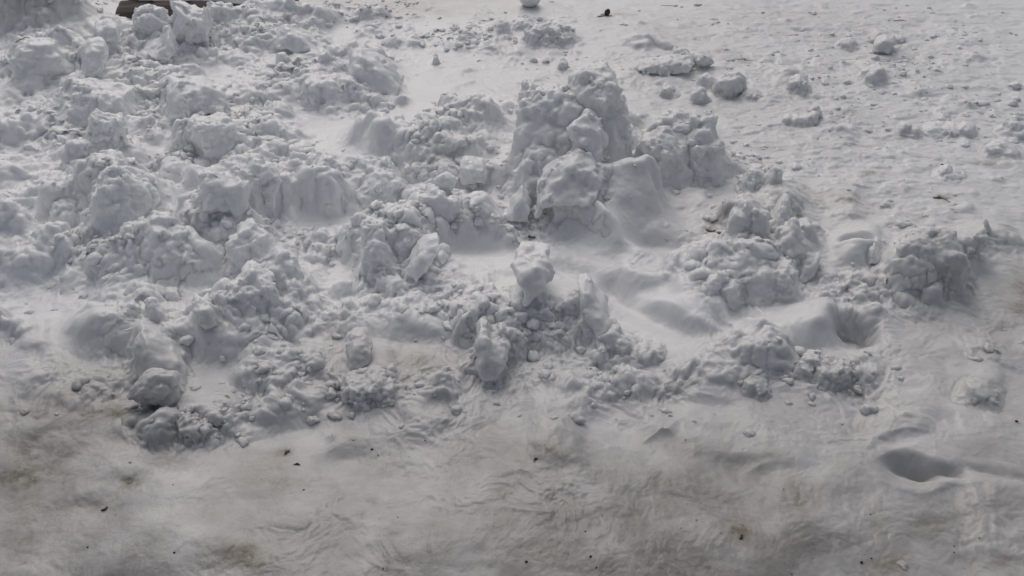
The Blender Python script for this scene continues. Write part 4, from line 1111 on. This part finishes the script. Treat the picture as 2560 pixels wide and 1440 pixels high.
# brown bud with its stalk and scrap of leaf
P, ph = hit(1516, 40)
root = bpy.data.objects.new('plant_bud', None)
C.objects.link(root)
root.location = P
tag(root, 'small dark brown plant bud with a pale stalk on packed snow', 'plant bud')
v0, f0 = ico(3)
o = link('bud', mesh_np('bud', v0 * (1 + .1 * perlin(v0[:, 0] * 2, v0[:, 1] * 2, v0[:, 2] * 2)[:, None]) * np.array([.0165, .015, .023]), np.zeros((0, 4), int), f0), BARK, root)
o.location = (.004, 0, .020)
o.rotation_euler = (.2, .35, 0)
tube('stalk', [(0, 0, .012), (-.018, -.006, .013), (-.036, -.01, .010)], [.004, .003, .0018], BARK, root)
tube('twig', [(-.055, -.03, .006), (-.02, -.022, .008), (.03, -.012, .007)], [.0025, .003, .0018], LEAF, root)

# the half-buried log beyond the left heap
def log_mesh(L_, r, seed):
    n_, m = 40, 160
    t = np.linspace(0, 2 * math.pi, n_, endpoint=False)
    x = np.linspace(-L_ / 2, L_ / 2, m)
    T, Xx = np.meshgrid(t, x)
    cy, cz = np.cos(T), np.sin(T)
    rr = r * (1 + .16 * perlin(Xx * 2.2, cy * 2, cz * 2 + seed, 1) + .22 * np.abs(perlin(Xx * 2.4, cy * 5, cz * 5 + seed, 2)) + .05 * perlin(Xx * 9, cy * 9, cz * 9, 4))
    co = np.stack([Xx, rr * cy, rr * cz], -1).reshape(-1, 3)
    ii = np.arange(n_ * m).reshape(m, n_)
    q = np.stack([ii[:-1], np.roll(ii, -1, 1)[:-1], np.roll(ii, -1, 1)[1:], ii[1:]], -1).reshape(-1, 4)
    co = np.concatenate([co, [[-L_ / 2, 0, 0], [L_ / 2, 0, 0]]])
    tr = [(n_ * m, ii[0, (k + 1) % n_], ii[0, k]) for k in range(n_)] + [(n_ * m + 1, ii[-1, k], ii[-1, (k + 1) % n_]) for k in range(n_)]
    return mesh_np('log', co, q, np.array(tr))


x0, y0, z0 = ray(480, 30)
kk = (CAM_H - .10) / -z0
Pl = np.array([x0 * kk + .07, y0 * kk + .10, .012])
lg = link('log', log_mesh(.98, .12, 1), WOOD)
lg.location = Pl
lg.rotation_euler = (.1, 0, math.radians(4))
tag(lg, 'weathered grey log half buried behind the left snow heap', 'log')


# crust of old snow left lying along the log
v0, f0 = ico(5)
q = v0 * np.array([.36, .085, .035])
n_ = fbm(q[:, 0] * 9, q[:, 1] * 9, q[:, 2] * 9 + 3, 4, 6, .6)
q = q * (1 + .5 * n_)[:, None] + np.stack([0 * n_, .03 * perlin(q[:, 0] * 7, 0 * n_, 1.5), .012 * n_], 1)
o = link('snow_chunk', mesh_np('snow_chunk', q, np.zeros((0, 4), int), f0), SNOW)
o.location = Pl + np.array([-.10, .05, .125])
tag(o, 'thin crust of old snow lying along the top of the log', 'snow chunk', 'chunks of broken snow')


# dry scraps lying on the snow
def scrap(name, u, v, size, ang, mat, label, cat):
    P, ph = hit(u, v)
    n_ = 7
    a = np.linspace(-1, 1, n_)
    wd = (1 - np.abs(a) ** 1.6) * .34 + .05
    top, bot = [], []
    for i, t in enumerate(a):
        c_ = .12 * math.sin(3 * t + u)
        for s_ in (-1, 1):
            top.append((t * size, (c_ + s_ * wd[i]) * size, (.22 * wd[i] + .10 * t * t + .12 * math.sin(u + 4 * t) * s_) * size + .0012))
            bot.append((t * size, (c_ + s_ * wd[i]) * size, (.22 * wd[i] + .10 * t * t + .12 * math.sin(u + 4 * t) * s_) * size - .0004))
    co = np.array(top + bot)
    k = 2 * n_
    q = []
    for i in range(n_ - 1):
        a0, a1, b0, b1 = 2 * i, 2 * i + 1, 2 * i + 2, 2 * i + 3
        q += [(a0, b0, b1, a1), (k + a0, k + a1, k + b1, k + b0), (a0, k + a0, k + b0, b0), (a1, b1, k + b1, k + a1)]
    q += [(0, 1, k + 1, k), (k - 2, 2 * k - 2, 2 * k - 1, k - 1)]
    o_ = link(name, mesh_np(name, co, np.array(q)), mat)
    o_.location = P + np.array([0, 0, .002])
    o_.rotation_euler = (0, 0, math.radians(ang) - ph)
    tag(o_, label, cat)


for a in SCRAPS:
    scrap(*a[:5], {'leaf': LEAF, 'grit': GRIT}[a[5]], *a[6:])


def twig(u, v, length, ang, rad, label):
    P, ph = hit(u, v)
    a = math.radians(ang) - ph
    pts, rr = [], []
    for t in np.linspace(-.5, .5, 7):
        x = P[0] + math.cos(a) * t * length - math.sin(a) * .12 * length * math.sin(4 * t + u)
        y = P[1] + math.sin(a) * t * length + math.cos(a) * .12 * length * math.sin(4 * t + u)
        pts.append((x, y, ground_at(x, y) + rad * .8))
        rr.append(rad * (1 - .5 * (t + .5)))
    tag(tube('twig', pts, rr, LEAF), label, 'twig')


for a in TWIGS:
    twig(*a)

# black specks of grit
r = np.random.default_rng(3)
v0, f0 = ico(1)
cos, fs = [], []
spots = list(GRIT_AT)
for k in range(60):
    spots.append((r.uniform(0, 2560), 1440 - 620 * r.random() ** 1.5, r.uniform(.5, 1.1)))
for k in range(50):
    spots.append((r.uniform(1000, 2560), r.uniform(10, 560), r.uniform(.7, 1.4)))
for k, (u, v, s) in enumerate(spots):
    P, ph = hit(u, v)
    cos.append(v0 * .0022 * s * np.array([r.uniform(.7, 1.5), r.uniform(.7, 1.3), .7]) + P + np.array([0, 0, .001]))
    fs.append(f0 + k * len(v0))
tag(link('dirt_specks', mesh_np('dirt_specks', np.concatenate(cos), np.zeros((0, 4), int), np.concatenate(fs)), GRIT), kind='stuff')

# ------------------------------------------------------------------ camera, light, sky
cam = bpy.data.cameras.new('camera')
cam.sensor_width = 36
cam.lens = 36 * FPX / 2560
cam.clip_end = 2000
cam.clip_start = .05
co_ = bpy.data.objects.new('camera', cam)
C.objects.link(co_)
co_.location = (0, 0, CAM_H)
co_.rotation_euler = (math.pi / 2 - PITCH, 0, 0)
scene.camera = co_

SUN_EL, SUN_AZ = math.radians(48), math.radians(-12)      # azimuth from +Y (away) towards +X
w = bpy.data.worlds.new('World')
scene.world = w
w.use_nodes = True
nt = w.node_tree
bg = nt.nodes['Background']
sky = nt.nodes.new('ShaderNodeTexSky')
sky.sky_type = 'NISHITA'
sky.sun_disc = False
sky.sun_elevation = SUN_EL
sky.sun_rotation = SUN_AZ
sky.air_density = 1.0
sky.dust_density = 6.0
sky.ozone_density = 1.0
hs = nt.nodes.new('ShaderNodeHueSaturation')
hs.inputs['Saturation'].default_value = .50
nt.links.new(sky.outputs[0], hs.inputs['Color'])
nt.links.new(hs.outputs[0], bg.inputs[0])
bg.inputs[1].default_value = .14

L = bpy.data.lights.new('sun', 'SUN')
L.energy = .14
L.angle = math.radians(50)
L.color = (1, .985, .96)
lo = bpy.data.objects.new('sun', L)
C.objects.link(lo)
lo.rotation_euler = (math.pi / 2 - SUN_EL, 0, math.pi - SUN_AZ)

scene.view_settings.view_transform = 'Standard'
scene.view_settings.look = 'None'
scene.view_settings.exposure = -.70
scene.view_settings.gamma = 1
scene.cycles.max_bounces = 8
scene.cycles.diffuse_bounces = 4
